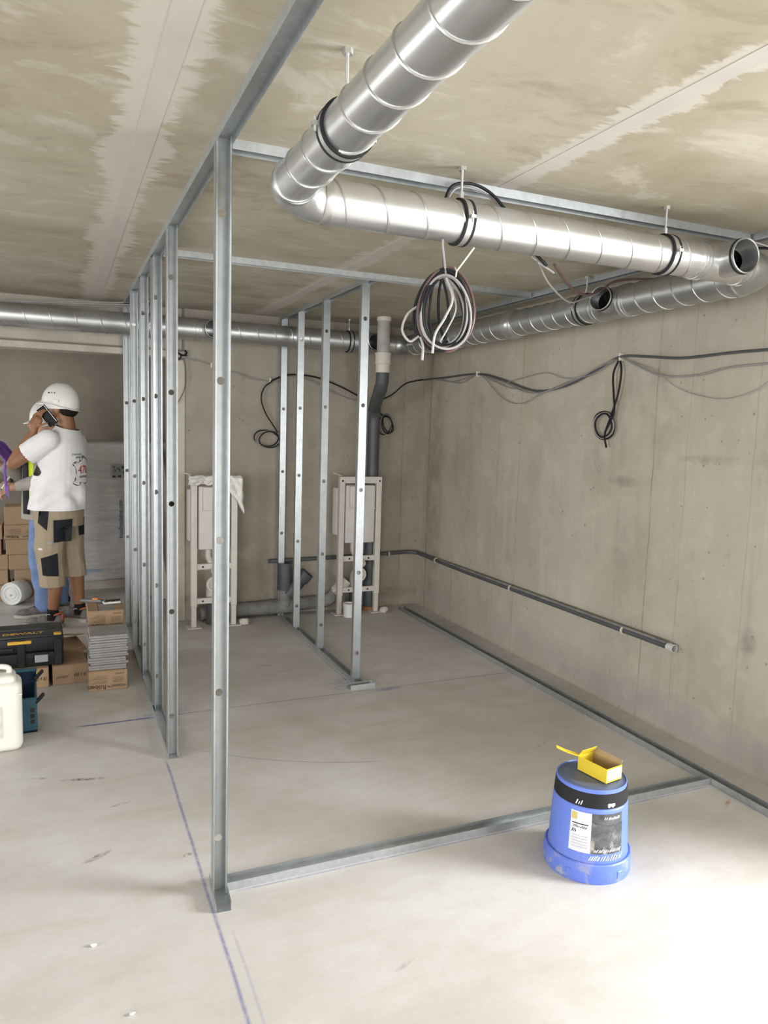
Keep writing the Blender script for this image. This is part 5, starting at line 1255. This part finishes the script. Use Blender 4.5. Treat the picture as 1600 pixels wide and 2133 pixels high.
# ---- second man, mostly hidden, holding a purple folder
m2 = thing('person', 'man behind in hard hat, hi-vis vest and jeans, holding pen', 'person', (-.135, 6.42, 0), math.radians(186))
b = B(); A1, A2 = Vector((.02, .085, 0)), Vector((-.12, -.12, 0))
b.loft([((0, 0, .86), .10, .13), ((0, 0, 1.1), .11, .145), ((0, 0, 1.26), .11, .155), ((-.0, 0, 1.36), .085, .14), ((0, 0, 1.41), .05, .08)])
b.limb([(-.02, 0, 1.35), (-.06, 0, 1.42), (-.075, 0, 1.46)], [.062, .058, .058])
b.ellip((-.072, 0, 1.515), (.098, .078, .105)); b.ellip((-.032, 0, 1.455), (.056, .055, .066)); b.ellip((.025, 0, 1.475), (.018, .014, .020)); b.ellip((.013, 0, 1.44), (.014, .024, .010))
for s in (-1, 1): b.ellip((-.082, s * .081, 1.485), (.018, .008, .028), None, 10)
S2, E2, W2 = Vector((.0, .18, 1.32)), Vector((.02, .235, 1.085)), Vector((.165, .12, 1.035))
b.limb([S2, E2, W2], [.055, .042, .029])
b.limb([W2, W2 + Vector((.045, -.01, -.005)), W2 + Vector((.075, -.015, -.02))], [.026, .034, .028], 12)
for k in range(4): finger(b, W2 + Vector((.09, -.04 + .016 * k, -.03 - .006 * k)), [(.8, -.2, -.4), (.2, -.2, -1), (-.7, -.1, -.6)], [.034, .026, .018], .0082)
finger(b, W2 + Vector((.05, -.03, .02)), [(.7, -.2, .3), (.9, .1, -.2)], [.034, .026], .0092)
S3, E3, W3 = Vector((.0, -.18, 1.32)), Vector((.11, -.23, 1.08)), Vector((.26, -.10, 1.17))
b.limb([S3, E3, W3], [.055, .042, .029]); b.limb([W3, W3 + Vector((.04, .02, .03)), W3 + Vector((.065, .03, .045))], [.026, .033, .027], 12)
for k in range(4): finger(b, W3 + Vector((.075, .0 + .017 * k, .05)), [(.8, .2, .3), (.5, .5, -.4), (-.4, .5, -.5)], [.036, .026, .018], .0082)
finger(b, W3 + Vector((.03, .04, .02)), [(.7, .5, .3), (.9, .1, .1)], [.032, .026], .0092)
b.limb([(0, .085, .9), (.02, .088, .5), (A1.x - .01, A1.y, .08)], [.075, .052, .036]); b.limb([(0, -.085, .9), (-.05, -.10, .5), (A2.x - .01, A2.y, .08)], [.075, .052, .036])
organic('body', b, 'skin2', m2, .006, 2)
obj('hair', B().ellip((-.109, 0, 1.51), (.085, .0795, .070)), 'hair', m2, True, True)
helmet(m2, (-.068, 0, 1.555), math.radians(3))
b = B().loft([((0, 0, .74), .150, .175), ((0, 0, .86), .145, .175), ((0, 0, 1.05), .138, .172), ((0, 0, 1.25), .130, .180), ((0, 0, 1.35), .105, .165), ((0, 0, 1.41), .065, .085)], 24)
b.limb([S2, S2.lerp(E2, .5), E2, E2.lerp(W2, .55), W2], [.066, .060, .058, .052, .042]); b.limb([S3, S3.lerp(E3, .5), E3, E3.lerp(W3, .55), W3], [.066, .060, .058, .052, .042])
hd = organic('hooded_jacket', b, 'hoodie', m2, .008, 4, cuts=[((0, 0, .775), (0, 0, -1)), ((0, 0, 1.40), (0, 0, 1))])
md = hd.modifiers.new('t', 'SOLIDIFY'); md.thickness = .003; md.offset = -1
for (z0, z1, mt, nm, k) in ((.905, 1.02, 'hivis', 'vest_band', 0), (1.02, 1.07, 'reflect', 'vest_reflector', .001), (1.07, 1.25, 'hivis', 'vest_band', 0)):
    b = B(); n = 36; vs = []; fs = []
    for j in range(4):
        z_ = z0 + (z1 - z0) * j / 3
        for i in range(n + 1):
            a = math.radians(50) + math.radians(260) * i / n; vs.append(Vector(((.153 + k) * math.cos(a), (.185 + k) * math.sin(a), z_)))
    for j in range(3):
        for i in range(n): fs.append((j * (n + 1) + i, j * (n + 1) + i + 1, (j + 1) * (n + 1) + i + 1, (j + 1) * (n + 1) + i))
    o_ = obj(nm, b.add(vs, fs), mt, m2, True, True); md = o_.modifiers.new('t', 'SOLIDIFY'); md.thickness = .003
for s in (-1, 1):
    a0_ = math.radians(40) * s; b = B(); vs = []; fs = []
    for j in range(9):
        z_ = .82 + .40 * j / 8
        for i in range(5):
            a = a0_ - s * math.radians(20) * (i / 4 - .5); vs.append(Vector((.160 * math.cos(a), .192 * math.sin(a), z_)))
    for j in range(8):
        for i in range(4): fs.append((j * 5 + i, j * 5 + i + 1, j * 5 + 6 + i, j * 5 + 5 + i))
    o_ = obj('vest_front_edge', b.add(vs, fs), 'vestk', m2, True, True); md = o_.modifiers.new('t', 'SOLIDIFY'); md.thickness = .008
b = B(); b.loft([((0, 0, .78), .12, .150), ((0, 0, .90), .125, .150)], 20)
b.limb([(0, .085, .82), (.035, .090, .48), (A1.x - .015, A1.y, .20), (A1.x - .02, A1.y, .08)], [.092, .078, .072, .066]); b.limb([(0, -.085, .82), (-.05, -.10, .48), (A2.x - .015, A2.y, .20), (A2.x - .02, A2.y, .08)], [.092, .078, .070, .066])
je = organic('jeans', b, 'jeans', m2, .008, 3, cuts=[((0, 0, .045), (0, 0, -1))])
for v in je.data.vertices:
    c_ = v.co; v.co += Vector((mnoise.noise((c_.x * 14, c_.y * 14, c_.z * 12)), mnoise.noise((c_.x * 14 + 5, c_.y * 14, c_.z * 12)), 0)) * .009
shoe(m2, (A1.x - .01, A1.y), 0, 'shoe', 'ink'); shoe(m2, (A2.x - .01, A2.y), math.radians(-15), 'shoe', 'ink')
pen = thing('pen', 'white pen in the hand of the man behind', 'pen', (-.33, 6.33, 1.05))
pw = ROOT[m2.name]; q0, q1 = pw @ (W2 + Vector((.06, -.005, .075))), pw @ (W2 + Vector((.115, -.03, -.02)))
obj('barrel', B().cyl(q0, q1, .006, seg=10), 'white', pen, True); obj('tip', B().cyl(q1, q1 + (q1 - q0).normalized() * .015, .006, .001, seg=10), 'ink', pen, True)
# purple folder: an open cover board, a hanging elastic and the lower flap
fo = thing('purple_folder', 'open purple card folder with hanging elastic, left of the men', 'folder', (-.42, 6.33, 1.2))
def board(p, name, th=.004):
    p = [Vector(q) for q in p]; n = (p[1] - p[0]).cross(p[2] - p[0]).normalized() * th; k = len(p)
    return obj(name, B().add(p + [q + n for q in p], [tuple(reversed(range(k))), tuple(range(k, 2 * k))] + [(i, (i + 1) % k, k + (i + 1) % k, k + i) for i in range(k)]), 'purple', fo)
fx = lambda px_, py_, y: Vector(((px_ - 122) / 1547.0 * (.91 * y + .17) * 1.02, y, 1.555 - (py_ - 874) / 1547.0 * (.91 * y + .17)))
board([fx(-14, 908, 6.22), fx(14, 922, 6.30), fx(38, 950, 6.34), fx(36, 975, 6.27), fx(24, 955, 6.22)], 'cover')
board([fx(8, 916, 6.36), fx(26, 924, 6.40), fx(40, 945, 6.42), fx(39, 968, 6.40), fx(30, 945, 6.37)], 'back_cover')
board([fx(25, 1005, 6.25), fx(30, 1012, 6.25), fx(31, 1038, 6.25), fx(23, 1018, 6.25)], 'lower_flap')
obj('elastic', B().sweep([fx(25, 952, 6.24), fx(26, 966, 6.24), fx(24, 980, 6.24), fx(26, 1010, 6.245)], [.006, .009, .008, .010], 8), 'purple', fo, True)

# matt blacks
for k in ('case', 'case_t', 'blk', 'rubber', 'phone', 'ink', 'vestk', 'sock', 'teal_d', 'hair'):
    M[k].node_tree.nodes['Principled BSDF'].inputs['Specular IOR Level'].default_value = .18
